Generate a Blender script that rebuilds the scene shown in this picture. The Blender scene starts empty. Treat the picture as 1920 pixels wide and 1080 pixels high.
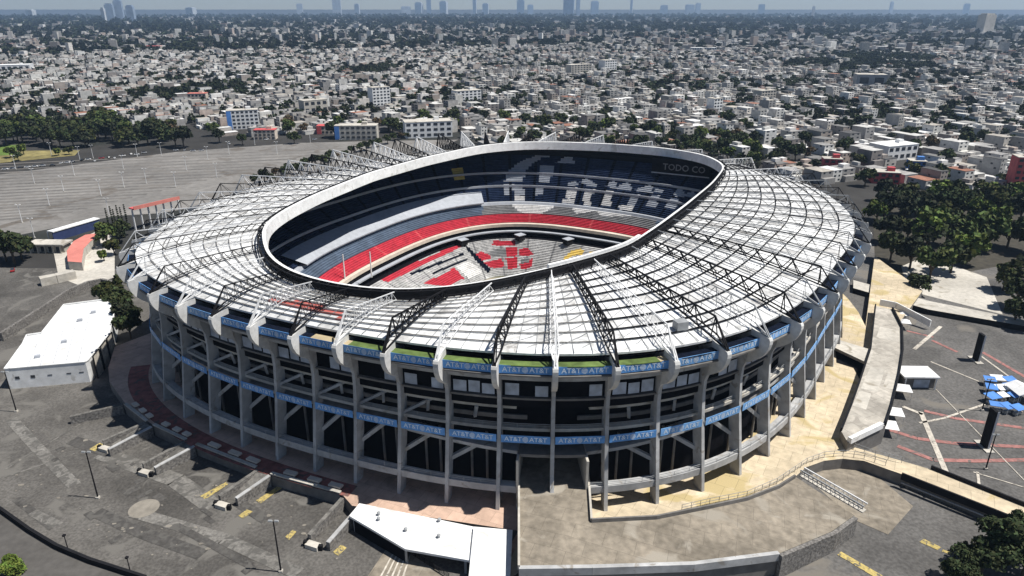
import bpy, math, random
import numpy as np
from mathutils import Vector, Matrix
R = math.radians
random.seed(11); RNG = np.random.default_rng(11)
SC = bpy.context.scene; COL = SC.collection
# ------------------------------------------------------------------ camera
CF, CPY, CYAW, CX, CY, CZ, HOR = 1322.0, 540.0, .025, 7.66, -257.7, 115.0, 14.0
PITCH = math.atan((CPY-HOR)/CF)
cd = bpy.data.cameras.new('camera'); cam = bpy.data.objects.new('camera', cd); COL.objects.link(cam)
cam.location = (CX, CY, CZ); cam.rotation_euler = (math.pi/2-PITCH, 0, CYAW)
cd.sensor_width = 36; cd.lens = 36*CF/1920; cd.clip_start = 1; cd.clip_end = 90000
SC.camera = cam
# ------------------------------------------------------------------ light
SUN_EL, SUN_AZ = R(63), R(-6)          # the sun stands over +x
w = bpy.data.worlds.new('World'); SC.world = w; w.use_nodes = True
nt = w.node_tree; bg = nt.nodes['Background']; sk = nt.nodes.new('ShaderNodeTexSky')
sk.sky_type = 'NISHITA'; sk.sun_disc = False; sk.sun_elevation = SUN_EL; sk.sun_rotation = math.pi/2-SUN_AZ
sk.altitude = 2200; sk.dust_density = 1.0
nt.links.new(sk.outputs[0], bg.inputs[0]); bg.inputs[1].default_value = .05
sl = bpy.data.lights.new('sun', 'SUN'); sl.energy = 4.3; sl.angle = R(.5); sl.color = (1, .965, .9)
so = bpy.data.objects.new('sun', sl); COL.objects.link(so); so.location = (300, 0, 500)
so.rotation_euler = Vector((math.cos(SUN_EL)*math.cos(SUN_AZ), math.cos(SUN_EL)*math.sin(SUN_AZ), math.sin(SUN_EL))).to_track_quat('Z', 'Y').to_euler()
SC.view_settings.view_transform = 'Standard'; SC.view_settings.look = 'None'
SC.view_settings.exposure = 0.55; SC.view_settings.gamma = 1
# ------------------------------------------------------------------ projection helpers (real world positions of what the photo shows)
cP, sP, cW, sW = math.cos(PITCH), math.sin(PITCH), math.cos(CYAW), math.sin(CYAW)
def G(x, y, z=0.0):
    xr, yu = (x-960)/CF, (CPY-y)/CF
    fw, up = cP+yu*sP, -sP+yu*cP
    s = (z-CZ)/up; r, g = xr*s, fw*s
    return Vector((CX+r*cW-g*sW, CY+r*sW+g*cW, z))
def PJ(P):
    P = np.asarray(P, float); dx, dy, u = P[..., 0]-CX, P[..., 1]-CY, P[..., 2]-CZ
    r = dx*cW+dy*sW; fw = -dx*sW+dy*cW
    z = fw*cP-u*sP; y = fw*sP+u*cP
    return np.stack([960+CF*r/z, CPY-CF*y/z], -1)
def crop(ox, oy, s, pts): return [(ox+a/s, oy+b/s) for a, b in pts]
def inpoly(q, poly):
    x, y = q[:, 0], q[:, 1]; ins = np.zeros(len(q), bool); n = len(poly); j = n-1
    for i in range(n):
        xi, yi = poly[i]; xj, yj = poly[j]
        c = ((yi > y) != (yj > y)) & (x < (xj-xi)*(y-yi)/((yj-yi) or 1e-9)+xi)
        ins ^= c; j = i
    return ins
# ------------------------------------------------------------------ object helpers
def tag(o, label=None, cat=None, group=None, kind=None):
    if label: o['label'] = label
    if cat: o['category'] = cat
    if group: o['group'] = group
    if kind: o['kind'] = kind
    return o
def empty(name, loc=(0, 0, 0), rz=0):
    o = bpy.data.objects.new(name, None); COL.objects.link(o); o.location = loc; o.rotation_euler = (0, 0, rz); return o
def link(name, me, parent=None):
    o = bpy.data.objects.new(name, me); COL.objects.link(o)
    if parent: o.parent = parent
    return o
def copy_tree(o, parent=None):
    c = o.copy(); COL.objects.link(c)
    if parent: c.parent = parent
    for ch in list(o.children): copy_tree(ch, c)
    return c
ONES = ['zeroth', 'first', 'second', 'third', 'fourth', 'fifth', 'sixth', 'seventh', 'eighth', 'ninth', 'tenth', 'eleventh', 'twelfth', 'thirteenth', 'fourteenth', 'fifteenth', 'sixteenth', 'seventeenth', 'eighteenth', 'nineteenth']
TENS = {7: ('seventieth', 'seventy'), 8: ('eightieth', 'eighty'), 9: ('ninetieth', 'ninety'), 2: ('twentieth', 'twenty'), 3: ('thirtieth', 'thirty'), 4: ('fortieth', 'forty'), 5: ('fiftieth', 'fifty'), 6: ('sixtieth', 'sixty')}
def ordw(n):
    if n < 20: return ONES[n]
    a, b = TENS[n//10]
    return a if n % 10 == 0 else b+'-'+ONES[n % 10]
class MB:
    def __init__(s): s.v = []; s.f = []; s.m = []
    def add(s, vs, fs, m=0):
        b = len(s.v); s.v += [tuple(p) for p in vs]
        for f in fs: s.f.append([b+i for i in f]); s.m.append(m)
    def quad(s, a, b, c, d, m=0): s.add([a, b, c, d], [(0, 1, 2, 3)], m)
    def hexa(s, bot, top, m=0, mt=None):
        b = len(s.v); s.v += [tuple(p) for p in list(bot)+list(top)]
        n = len(bot)
        for i in range(n): s.f.append([b+i, b+(i+1) % n, b+n+(i+1) % n, b+n+i]); s.m.append(m)
        s.f.append([b+n+i for i in range(n)]); s.m.append(m if mt is None else mt)
        s.f.append([b+i for i in range(n)][::-1]); s.m.append(m)
    def prism(s, pts, z0, z1, m=0, mt=None):
        zs = z1 if isinstance(z1, (list, tuple)) else [z1]*len(pts)
        if sum(pts[i][0]*pts[(i+1) % len(pts)][1]-pts[(i+1) % len(pts)][0]*pts[i][1] for i in range(len(pts))) < 0:
            pts = pts[::-1]; zs = list(zs)[::-1]
        s.hexa([(p[0], p[1], z0) for p in pts], [(p[0], p[1], z) for p, z in zip(pts, zs)], m, mt)
    def box(s, x, y, z0, z1, hx, hy, rz=0, m=0, mt=None):
        c, n = math.cos(rz), math.sin(rz)
        s.prism([(x+a*hx*c-b*hy*n, y+a*hx*n+b*hy*c) for a, b in ((-1, -1), (1, -1), (1, 1), (-1, 1))], z0, z1, m, mt)
    def bar(s, p, q, wd, m=0, h=None):
        p, q = Vector(p), Vector(q); d = q-p
        if d.length < 1e-6: return
        d.normalize(); up = Vector((0, 0, 1)) if abs(d.z) < .95 else Vector((1, 0, 0))
        a = d.cross(up).normalized(); b = a.cross(d); a *= wd/2; b *= (h or wd)/2
        s.hexa([p-a-b, p+a-b, p+a+b, p-a+b], [q-a-b, q+a-b, q+a+b, q-a+b], m)
    def tube(s, p, q, r0, r1=None, n=8, m=0):
        p, q = Vector(p), Vector(q); d = (q-p).normalized(); r1 = r0 if r1 is None else r1
        up = Vector((0, 0, 1)) if abs(d.z) < .95 else Vector((1, 0, 0)); a = d.cross(up).normalized(); b = a.cross(d)
        an = [2*math.pi*i/n for i in range(n)]
        s.hexa([p+(a*math.cos(t)+b*math.sin(t))*r0 for t in an], [q+(a*math.cos(t)+b*math.sin(t))*r1 for t in an], m)
    def wall(s, p, q, z0, zp, zq, t, m=0):
        p, q = Vector((p[0], p[1])), Vector((q[0], q[1])); d = (q-p); d = d.normalized() if d.length else d; n = Vector((-d.y, d.x))*t/2
        c = [p-n, q-n, q+n, p+n]
        s.hexa([(a.x, a.y, z0) for a in c], [(a.x, a.y, z) for a, z in zip(c, (zp, zq, zq, zp))], m)
    def build(s, name, mats, parent=None, smooth=False):
        me = bpy.data.meshes.new(name); me.from_pydata(s.v, [], s.f)
        if not isinstance(mats, (list, tuple)): mats = [mats]
        for a in mats: me.materials.append(a)
        me.polygons.foreach_set('material_index', s.m)
        if smooth: me.polygons.foreach_set('use_smooth', [True]*len(s.f))
        me.update(); return link(name, me, parent)
# ------------------------------------------------------------------ materials
def mat(name, col, rough=.85, var=.18, scale=.35, var2=.12, scale2=.03, spec=.3, metal=0, stain=None, bump=0, joint=None):
    m = bpy.data.materials.new(name); m.use_nodes = True; t = m.node_tree; N = t.nodes; L = t.links
    b = N['Principled BSDF']; b.inputs['Roughness'].default_value = rough; b.inputs['Metallic'].default_value = metal
    b.inputs['Specular IOR Level'].default_value = spec
    g = N.new('ShaderNodeNewGeometry')
    def noise(sc, det, dist=0):
        n = N.new('ShaderNodeTexNoise'); n.inputs['Scale'].default_value = sc; n.inputs['Detail'].default_value = det
        n.inputs['Distortion'].default_value = dist
        L.new(g.outputs['Position'], n.inputs['Vector']); return n
    n1, n2 = noise(scale, 6), noise(scale2, 5, .6)
    def rng(n, lo, hi):
        r = N.new('ShaderNodeMapRange'); r.inputs[1].default_value = .3; r.inputs[2].default_value = .7
        r.inputs[3].default_value = lo; r.inputs[4].default_value = hi; L.new(n.outputs[0], r.inputs[0]); return r
    r1, r2 = rng(n1, 1-var, 1+var), rng(n2, 1-var2, 1+var2)
    mu = N.new('ShaderNodeMath'); mu.operation = 'MULTIPLY'; L.new(r1.outputs[0], mu.inputs[0]); L.new(r2.outputs[0], mu.inputs[1])
    mx = N.new('ShaderNodeVectorMath'); mx.operation = 'SCALE'; mx.inputs[0].default_value = col[:3]; L.new(mu.outputs[0], mx.inputs['Scale'])
    out = mx.outputs[0]
    if stain:                                   # (colour, scale, threshold)
        n3 = noise(stain[1], 8, 1.2); r3 = N.new('ShaderNodeMapRange'); r3.inputs[1].default_value = stain[2]; r3.inputs[2].default_value = stain[2]+.08
        L.new(n3.outputs[0], r3.inputs[0]); mm = N.new('ShaderNodeMix'); mm.data_type = 'RGBA'
        L.new(r3.outputs[0], mm.inputs['Factor']); L.new(out, mm.inputs['A']); mm.inputs['B'].default_value = (*stain[0], 1); out = mm.outputs['Result']
    if joint:                                   # (slab length, slab width, joint width, tone spread)
        bt_ = N.new('ShaderNodeTexBrick'); bt_.inputs['Scale'].default_value = 1; bt_.inputs['Brick Width'].default_value = joint[0]; bt_.inputs['Row Height'].default_value = joint[1]
        bt_.inputs['Mortar Size'].default_value = joint[2]; bt_.inputs['Mortar Smooth'].default_value = .3
        lo, hi = 1-joint[3], 1+joint[3]
        bt_.inputs['Color1'].default_value = (lo, lo, lo, 1); bt_.inputs['Color2'].default_value = (hi, hi, hi, 1); bt_.inputs['Mortar'].default_value = (.55, .55, .55, 1)
        mp = N.new('ShaderNodeMapping'); mp.inputs['Rotation'].default_value = (0, 0, joint[4] if len(joint) > 4 else 0); L.new(g.outputs['Position'], mp.inputs['Vector']); L.new(mp.outputs[0], bt_.inputs['Vector'])
        vm = N.new('ShaderNodeVectorMath'); vm.operation = 'MULTIPLY'; L.new(out, vm.inputs[0]); L.new(bt_.outputs['Color'], vm.inputs[1]); out = vm.outputs[0]
    L.new(out, b.inputs['Base Color'])
    if bump:
        bu = N.new('ShaderNodeBump'); bu.inputs['Strength'].default_value = bump; bu.inputs['Distance'].default_value = .2
        L.new(n1.outputs[0], bu.inputs['Height']); L.new(bu.outputs[0], b.inputs['Normal'])
    return m
def attmat(name, rough=.9, nz=.25, scale=.5, trans=0):
    m = bpy.data.materials.new(name); m.use_nodes = True; t = m.node_tree; N = t.nodes; L = t.links; b = N['Principled BSDF']
    b.inputs['Roughness'].default_value = rough; b.inputs['Specular IOR Level'].default_value = .15
    a = N.new('ShaderNodeAttribute'); a.attribute_name = 'Col'
    g = N.new('ShaderNodeNewGeometry'); n = N.new('ShaderNodeTexNoise'); n.inputs['Scale'].default_value = scale; n.inputs['Detail'].default_value = 4
    L.new(g.outputs['Position'], n.inputs['Vector'])
    r = N.new('ShaderNodeMapRange'); r.inputs[1].default_value = .3; r.inputs[2].default_value = .7; r.inputs[3].default_value = 1-nz; r.inputs[4].default_value = 1+nz
    L.new(n.outputs[0], r.inputs[0]); s = N.new('ShaderNodeVectorMath'); s.operation = 'SCALE'
    L.new(a.outputs['Color'], s.inputs[0]); L.new(r.outputs[0], s.inputs['Scale']); L.new(s.outputs[0], b.inputs['Base Color'])
    return m
def soilmat(name, cols, scales, rough=.95):
    "large ground: three colours mixed by two noises"
    m = mat(name, cols[0], rough, .2, scales[0], .18, scales[1], .2, stain=(cols[1], scales[2], .53))
    return m
M = {}
M['conc'] = mat('concrete', (.40, .40, .40), .9, .16, .5, .2, .09, stain=((.29, .27, .245), .35, .6))
M['concd'] = mat('dark_concrete', (.17, .16, .15), .9, .2, .5, .2, .06)
M['concl'] = mat('pale_concrete', (.47, .44, .39), .9, .14, .6, .18, .05, stain=((.3, .27, .22), .12, .6))
M['fin'] = mat('bracket_concrete', (.56, .555, .54), .85, .12, .9, .12, .1)
M['deck'] = mat('deck_concrete', (.225, .195, .155), .92, .25, .6, .3, .07, stain=((.30, .27, .225), .09, .55), joint=(7, 4.5, .04, .06, .3))
M['deck2'] = mat('pale_ramp_concrete', (.40, .37, .325), .92, .2, .5, .2, .08, stain=((.31, .285, .25), .15, .56), joint=(6, 5, .05, .1, 1.1))
M['black'] = mat('black_paint', (.016, .016, .018), .7, .2, spec=.05)
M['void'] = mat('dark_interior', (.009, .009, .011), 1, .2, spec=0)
M['white'] = mat('white_paint', (.74, .74, .735), .7, .1, .5, .1, .08, stain=((.56, .55, .53), .22, .6))
M['steel'] = mat('white_steel', (.7, .7, .7), .5, .1)
M['grey'] = mat('grey_steel', (.3, .31, .32), .5, .15)
M['roof'] = mat('white_roof_sheet', (.72, .72, .715), .6, .16, .8, .22, .1, stain=((.46, .46, .45), .22, .6))
M['roof2'] = mat('greyer_roof_sheet', (.60, .60, .595), .6, .18, .8, .25, .1, stain=((.4, .4, .39), .22, .57))
M['roof3'] = mat('worn_roof_sheet', (.50, .495, .485), .65, .22, .8, .25, .1, stain=((.33, .32, .31), .3, .55))
M['roofred'] = mat('red_roof_sheet', (.5, .13, .11), .6, .15, .5)
M['green'] = mat('green_matting', (.095, .14, .04), .95, .35, .5, .3, .1)
M['blue'] = mat('blue_banner', (.115, .31, .66), .6, .2, .6, .12, .1)
M['blue2'] = mat('faded_blue_banner', (.17, .37, .68), .6, .25, .5)
M['ltxt'] = mat('banner_lettering', (.62, .72, .82), .6, .1)
M['glass'] = mat('tinted_window', (.34, .39, .47), .3, .3, .4, .25, .12, spec=.5)
M['wdark'] = mat('dark_window', (.03, .035, .045), .25, .2, spec=.6)
M['red'] = mat('red_seats', (.43, .03, .05), .7, .22, .6, .1, .1)
M['redp'] = mat('pale_red_seats', (.5, .08, .09), .7, .2, .6, .15, .1)
M['navy'] = mat('navy_seats', (.015, .026, .06), .8, .3, .5, .25, .08, spec=.08)
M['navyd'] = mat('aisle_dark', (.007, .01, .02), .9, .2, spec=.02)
M['bgrey'] = mat('blue_grey_seats', (.085, .115, .165), .75, .2, .5, .2, .08)
M['lgrey'] = mat('light_grey_seats', (.36, .38, .42), .75, .1, .5, .1, .06)
M['wseat'] = mat('white_seats', (.62, .61, .6), .75, .15, .6, .12, .08)
M['lgrey2'] = mat('pale_grey_seats', (.40, .395, .39), .75, .3, .8, .25, .12, stain=((.26, .26, .26), .25, .57))
M['mgrey'] = mat('mid_grey_seats', (.2, .2, .205), .75, .2, .5, .15, .1)
M['yel'] = mat('yellow_seats', (.68, .5, .13), .75, .15)
M['cream'] = mat('cream_ledge', (.58, .5, .42), .85, .15)
M['pitch'] = mat('turf', (.16, .19, .045), .95, .3, .2, .3, .05)
M['sand'] = mat('sand_apron', (.45, .37, .23), .95, .2, .2)
M['pink'] = mat('pink_paving', (.50, .35, .27), .92, .12, .5, .14, .07, stain=((.36, .26, .2), .15, .62), joint=(4, 4, .04, .06, .4))
M['beige'] = mat('beige_paving', (.52, .435, .31), .92, .16, .5, .2, .06, stain=((.45, .36, .19), .06, .55), joint=(5, 5, .05, .05, .5))
M['asph'] = mat('asphalt', (.098, .092, .085), .95, .3, 1.6, .34, .05, .2, stain=((.145, .137, .125), .09, .56))
M['asphfar'] = mat('old_asphalt', (.195, .185, .174), .95, .14, .25, .25, .02, .2, stain=((.13, .115, .1), .03, .58))
M['asphr'] = mat('grey_asphalt', (.115, .11, .105), .95, .28, 1.3, .3, .05, .2, stain=((.17, .155, .135), .05, .58))
M['road'] = mat('road_asphalt', (.085, .08, .075), .95, .15, .6, .2, .05, .2)
M['city'] = soilmat('city_ground', [(.042, .04, .038), (.026, .028, .025)], [.06, .012, .005])
M['stone'] = mat('stone_wall', (.165, .155, .145), .95, .55, 1.6, .15, .1, bump=.6)
M['yline'] = mat('yellow_marking', (.42, .33, .12), .9, .3, 1.5, stain=((.13, .12, .1), .9, .52))
M['rline'] = mat('red_marking', (.31, .145, .13), .9, .25, .8, stain=((.15, .12, .11), .5, .56))
M['wline'] = mat('pale_marking', (.48, .44, .38), .9, .25, .9, stain=((.2, .18, .16), .6, .58))
M['patch'] = mat('pale_patch', (.22, .2, .17), .9, .2, .5)
M['bluec'] = mat('blue_canvas', (.08, .22, .55), .7, .15)
M['navyc'] = mat('navy_canvas', (.03, .045, .12), .7, .15)
M['redd'] = mat('red_paint', (.55, .1, .1), .7, .15)
M['coral'] = mat('coral_paving', (.58, .2, .165), .9, .1)
M['bark'] = mat('bark', (.09, .07, .05), .95, .3, 2)
M['grass'] = mat('dry_grass', (.2, .17, .07), .95, .3, .2, .3, .05)
M['worn'] = mat('worn_asphalt', (.16, .152, .14), .95, .3, 1.2, .25, .2, stain=((.1, .095, .088), .35, .5))
M['oil'] = mat('stained_asphalt', (.07, .066, .062), .95, .25, 1.2, .25, .2, stain=((.1, .095, .088), .35, .52))
M['oilfar'] = mat('tyre_worn_asphalt', (.145, .137, .129), .95, .2, .5, .2, .05, stain=((.17, .155, .14), .05, .5))
M['soil'] = mat('shaded_soil', (.05, .045, .035), .95, .3, .3)
M['lawn'] = mat('lawn', (.1, .16, .03), .95, .3, .3)
M['att'] = attmat('painted_masonry', .9, .22, .25)
M['leaf'] = attmat('foliage', .8, .3, .6)
M['car'] = [mat('car_paint_'+n, c, .35, .04, spec=.6) for n, c in (('white', (.7, .7, .7)), ('silver', (.4, .41, .43)), ('black', (.02, .02, .022)), ('red', (.4, .03, .03)), ('blue', (.04, .09, .25)))]
# ------------------------------------------------------------------ plan curves of the stadium
CS = (10.32, 3.1, -2.74, 5.77, -.81, 3.44)
RZ = 49.0                                        # height of the rim of the roof opening
C0 = np.array((4.4, 9.0))                        # centre of the stadium
def rad0(t):
    r = 122.0
    for i, k in enumerate((2, 3, 4)): r = r+CS[2*i]*np.cos(k*t)+CS[2*i+1]*np.sin(k*t)
    return r
def _smooth(a, r, sig, n=720):
    "periodic radius as a function of angle: interpolated and smoothed"
    o = np.argsort(a); a, r = a[o], r[o]; g = -np.pi+2*np.pi*np.arange(n)/n
    y = np.interp(g, np.r_[a-2*np.pi, a, a+2*np.pi], np.r_[r, r, r])
    kx = np.arange(-60, 61); kw = np.exp(-.5*(kx*(360/n)/sig)**2); kw /= kw.sum()
    return g, np.convolve(np.r_[y[-60:], y, y[:60]], kw, 'valid')
_t = np.radians(np.arange(-158, -22)); _p = np.stack([rad0(_t)*np.cos(_t), rad0(_t)*np.sin(_t)], 1)-C0
_p = np.concatenate([_p, -_p]); OG, OR = _smooth(np.arctan2(_p[:, 1], _p[:, 0]), np.hypot(_p[:, 0], _p[:, 1]), 4.0)
def orad(th): return np.interp((np.asarray(th)+np.pi) % (2*np.pi)-np.pi, np.r_[OG, np.pi], np.r_[OR, OR[0]])
def kphi(k): return R(-83.3+(k-10)*360/56)
def th_of_front(k):
    t = kphi(k); r = rad0(t); return math.atan2(r*math.sin(t)-C0[1], r*math.cos(t)-C0[0])
_kf = np.arange(-2, 20.01, .5); _tf = np.unwrap([th_of_front(float(k)) for k in _kf])
_tb = np.linspace(_tf[-1], _tf[0]+2*np.pi, 400); _xb = orad(_tb)*np.cos(_tb); _yb = orad(_tb)*np.sin(_tb)
_sb = np.r_[0, np.cumsum(np.hypot(np.diff(_xb), np.diff(_yb)))]; NB = int(round(_sb[-1]/13.3/2))*2
NK = 22+NB
_kall = np.r_[_kf, 20+np.arange(1, NB+1)]; _tall = np.r_[_tf, np.interp(_sb[-1]*np.arange(1, NB+1)/NB, _sb, _tb)]
def kth(k):
    n = math.floor((k+2)/NK); return float(np.interp(k-n*NK, _kall, _tall))+2*math.pi*n
def frame(k):
    t = kth(k); e = .01; P = [np.array((C0[0]+float(orad(x))*math.cos(x), C0[1]+float(orad(x))*math.sin(x))) for x in (t-e, t, t+e)]
    d = P[2]-P[0]; d /= np.hypot(*d); return Vector((*P[1], 0)), Vector((d[1], -d[0], 0)), Vector((d[0], d[1], 0))
_FC = {}
def fframe(k):
    k = round(k, 4)
    if k not in _FC: _FC[k] = frame(k)
    return _FC[k]
def ring(k, s, z, tg=0):
    p, n, t = fframe(k); q = p+n*s+t*tg; q.z = z; return q
RIMPX = [(500, 440), (510, 480), (545, 506), (600, 525), (700, 542), (800, 542), (900, 530), (960, 517), (1033, 501), (1100, 483), (1170, 462), (1230, 422), (1280, 385), (1330, 345), (1357, 312), (1320, 292), (1250, 280), (1150, 272), (1050, 268), (975, 268), (900, 275), (800, 297), (700, 325), (600, 365), (540, 395), (505, 420)]
def _dens(P, n=30):
    out = []
    for i in range(len(P)):
        a, c = P[i], P[(i+1) % len(P)]; out += [a+(c-a)*j/n for j in range(n)]
    return np.array(out)
_q = _dens(np.array([G(x, y, RZ)[:2] for x, y in RIMPX]))-C0
RG, RR = _smooth(np.arctan2(_q[:, 1], _q[:, 0]), np.hypot(_q[:, 0], _q[:, 1]), 3.5)
def rimth(th, z=50.0, s=0.0):
    z = z-50+RZ; th = float(th); r = float(np.interp((th+np.pi) % (2*np.pi)-np.pi, np.r_[RG, np.pi], np.r_[RR, RR[0]]))+s
    return Vector((C0[0]+r*math.cos(th), C0[1]+r*math.sin(th), z))
OBS = {4: (595, 526), 5: (655, 541), 6: (740, 549), 7: (835, 545), 8: (922, 532), 9: (985, 518), 10: (1033, 506), 11: (1072, 495), 12: (1110, 484), 13: (1138, 475)}
def radial_th(k): return kth(k)
DT = {}
for k, (x, y) in OBS.items():
    p = G(x, y, RZ); d = math.atan2(p.y-C0[1], p.x-C0[0])-radial_th(k); DT[k] = (d+math.pi) % (2*math.pi)-math.pi
DT[0] = 0.0; DT[2] = DT[4]*.45; DT[16] = 0.0
_ks = sorted(DT); _ds = [DT[k] for k in _ks]
def rim(k, z=50.0, s=0.0):
    kk = k % (NK/2); off = float(np.interp(kk, _ks+[NK/2], _ds+[0.0]))
    return rimth(radial_th(k)+off, z, s)
def roofP(k, t, dz=0.0):
    a, b = ring(k, -2.6, 42.2), rim(k, 47.6, 1.4); p = a.lerp(b, t); p.z += 1.1*math.sin(math.pi*t)+dz; return p
# ------------------------------------------------------------------ setting: ground sheets
def sheet(name, pts, z, m, label=None):
    b = MB(); n = len(pts); P = [(p[0], p[1]) for p in pts]
    if sum(P[i][0]*P[(i+1) % n][1]-P[(i+1) % n][0]*P[i][1] for i in range(n)) < 0: P = P[::-1]
    b.add([(x, y, z) for x, y in P], [tuple(range(n))]); o = b.build(name, m); o['kind'] = 'structure'; return o
GZ = -3.4
gb = MB()
hx0, hx1, hy0, hy1 = -62, 70, -58, 76
for x0, x1, y0, y1 in ((-32000, 32000, -600, hy0), (-32000, 32000, hy1, 45000), (-32000, hx0, hy0, hy1), (hx1, 32000, hy0, hy1)): gb.quad((x0, y0, GZ), (x1, y0, GZ), (x1, y1, GZ), (x0, y1, GZ))
tag(gb.build('ground', M['city']), kind='structure')
sheet('car_park', [(-330, -230), (2, -230), (2, -112), (-60, -100), (-115, -40), (-118, 60), (-330, 60)], GZ+.06, M['asph'])
far = [G(*p, GZ+.06) for p in ((-60, 335), (330, 285), (560, 268), (720, 264), (860, 262), (700, 330), (300, 400), (215, 405), (-60, 460))]
sheet('far_car_park', [(p.x, p.y) for p in far], GZ+.1, M['asphfar'])
sheet('east_car_park', [(2, -230), (420, -230), (420, 100), (140, 110), (118, 20), (108, -50), (60, -100), (2, -112)], GZ+.06, M['asphr'])
sheet('perimeter_road', [(p.x, p.y) for p in [G(*q, GZ) for q in ((-80, 880), (5, 968), (60, 1006), (110, 1036), (170, 1061), (290, 1100), (100, 1200), (-200, 1200), (-200, 880))]], GZ+.12, M['road'])
# stadium plinth: paved platform at column level
LPX = [(640, 925), (508, 888), (480, 876), (368, 833), (348, 824), (288, 796), (275, 789), (236, 758), (205, 715), (203, 690), (215, 650)]
lw = [G(*p, 0) for p in LPX]
pl = [(2, -145)] + [(-2, -145), (G(972, 995, 0).x, G(972, 995, 0).y), (G(660, 948, 0).x, G(660, 948, 0).y)] + [(p.x, p.y) for p in lw]
for k in np.arange(-4, -22, -1): p = ring(float(k), 9, 0); pl.append((p.x, p.y))
for k in list(np.arange(-21, 10.01)): p = ring(float(k), -17, 0); pl.append((p.x, p.y))
PLINTH = pl
RPX = [(1108, 985), (1230, 972), (1330, 952), (1400, 938), (1460, 913), (1492, 893), (1512, 876), (1545, 864), (1580, 860), (1620, 864), (1665, 880), (1700, 892), (1925, 985), (1925, 952), (1745, 880), (1690, 864), (1600, 838), (1583, 825), (1578, 806), (1590, 770), (1612, 715), (1630, 660), (1690, 600), (1730, 545), (1640, 480)]
pr = [(2.02, -141)] + [(G(*p, 0).x, G(*p, 0).y) for p in RPX]
for k in np.arange(23, 32): p = ring(float(k), 9, 0); pr.append((p.x, p.y))
for k in list(np.arange(31, 9.99, -1)): p = ring(float(k), -17, 0); pr.append((p.x, p.y))
def ear(P):
    from mathutils.geometry import tessellate_polygon
    return tessellate_polygon([[Vector((p[0], p[1], 0)) for p in P]])
def plinth(name, P, z, mt):
    b = MB(); P = [Vector((p[0], p[1], z)) for p in P]
    if sum(P[i].x*P[(i+1) % len(P)].y-P[(i+1) % len(P)].x*P[i].y for i in range(len(P))) < 0: P = P[::-1]
    for f in ear(P):
        q = [P[i] for i in f]
        if (q[1]-q[0]).cross(q[2]-q[0]).z < 0: q = q[::-1]
        b.add(q, [(0, 1, 2)], 1)
    for i in range(len(P)):
        a, c = P[i], P[(i+1) % len(P)]; d = Vector((0, 0, z-GZ+.5)); b.quad(a-d, c-d, c, a, 0)
    tag(b.build(name, [M['concd'], mt]), kind='structure')
M['shadepave'] = mat('shaded_pink_paving', (.26, .10, .085), .92, .3, .5, .3, .1, stain=((.12, .09, .08), .3, .55))  # dark red that paints the shade lying on the pink paving
plinth('pavement', PLINTH, 0, M['pink'])
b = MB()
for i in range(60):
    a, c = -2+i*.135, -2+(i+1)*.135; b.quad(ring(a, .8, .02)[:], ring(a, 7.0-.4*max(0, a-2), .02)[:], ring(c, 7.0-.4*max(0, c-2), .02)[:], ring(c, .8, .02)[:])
b.build('paving_shade', M['shadepave'])['kind'] = 'structure'; plinth('concourse', pr, .004, M['beige'])  # strip of painted shade along the left columns
# ------------------------------------------------------------------ the stadium
ST = empty('stadium'); tag(ST, 'huge grey concrete oval football stadium with white trussed roof ring and blue banners', 'stadium')
def ringbeam(mb, k0, k1, s0, s1, z0, z1, m=0, n=3):
    N = max(1, int(round((k1-k0)*n))); pr = None
    f0 = z0 if callable(z0) else (lambda k: z0); f1 = z1 if callable(z1) else (lambda k: z1)
    for i in range(N+1):
        k = k0+(k1-k0)*i/N; a, c = f0(k), f1(k)
        q = [ring(k, s0, a), ring(k, s1, a), ring(k, s1, c), ring(k, s0, c)]
        if pr:
            for j in range(4): mb.quad(pr[j], pr[(j+1) % 4], q[(j+1) % 4], q[j], m)
        else: mb.quad(*q[::-1], m)
        pr = q
    mb.quad(*pr, m)
def plate(mb, k, prof, th, m=0):
    p, n, t = fframe(k); L = [p+n*s-t*th/2+Vector((0, 0, z)) for s, z in prof]; Rr = [p+n*s+t*th/2+Vector((0, 0, z)) for s, z in prof]
    mb.hexa(L, Rr, m)
COLP = [(0, 0), (-1.5, 10), (-2.9, 19), (-3.7, 27), (-3.6, 30.5), (-3.0, 32.2), (-1.8, 33.4), (-1.8, 41.2), (-7.2, 41.2), (-7.0, 31), (-6.3, 19), (-4.6, 8), (-3.2, 0)]
FINP = [(-3.0, 32.3), (-1.4, 33.3), (.4, 34.7), (1.9, 36.3), (2.8, 38), (3.2, 39.6), (3.2, 40.6), (2.9, 41.2), (-2.3, 42.2), (-2.5, 34)]
for k in range(-8, 26):
    zb = 6.0 if k == 10 else 0
    b = MB(); plate(b, k, [(s, max(z, zb)) for s, z in COLP], .92); c = b.build('column', M['conc'], ST)
    b = MB(); plate(b, k, FINP, 1.25); b.build('bracket', M['fin'], c)
for k in range(26, NK-8):
    b = MB(); plate(b, k, COLP, 1.05); b.build('column', M['conc'], ST)
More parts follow.
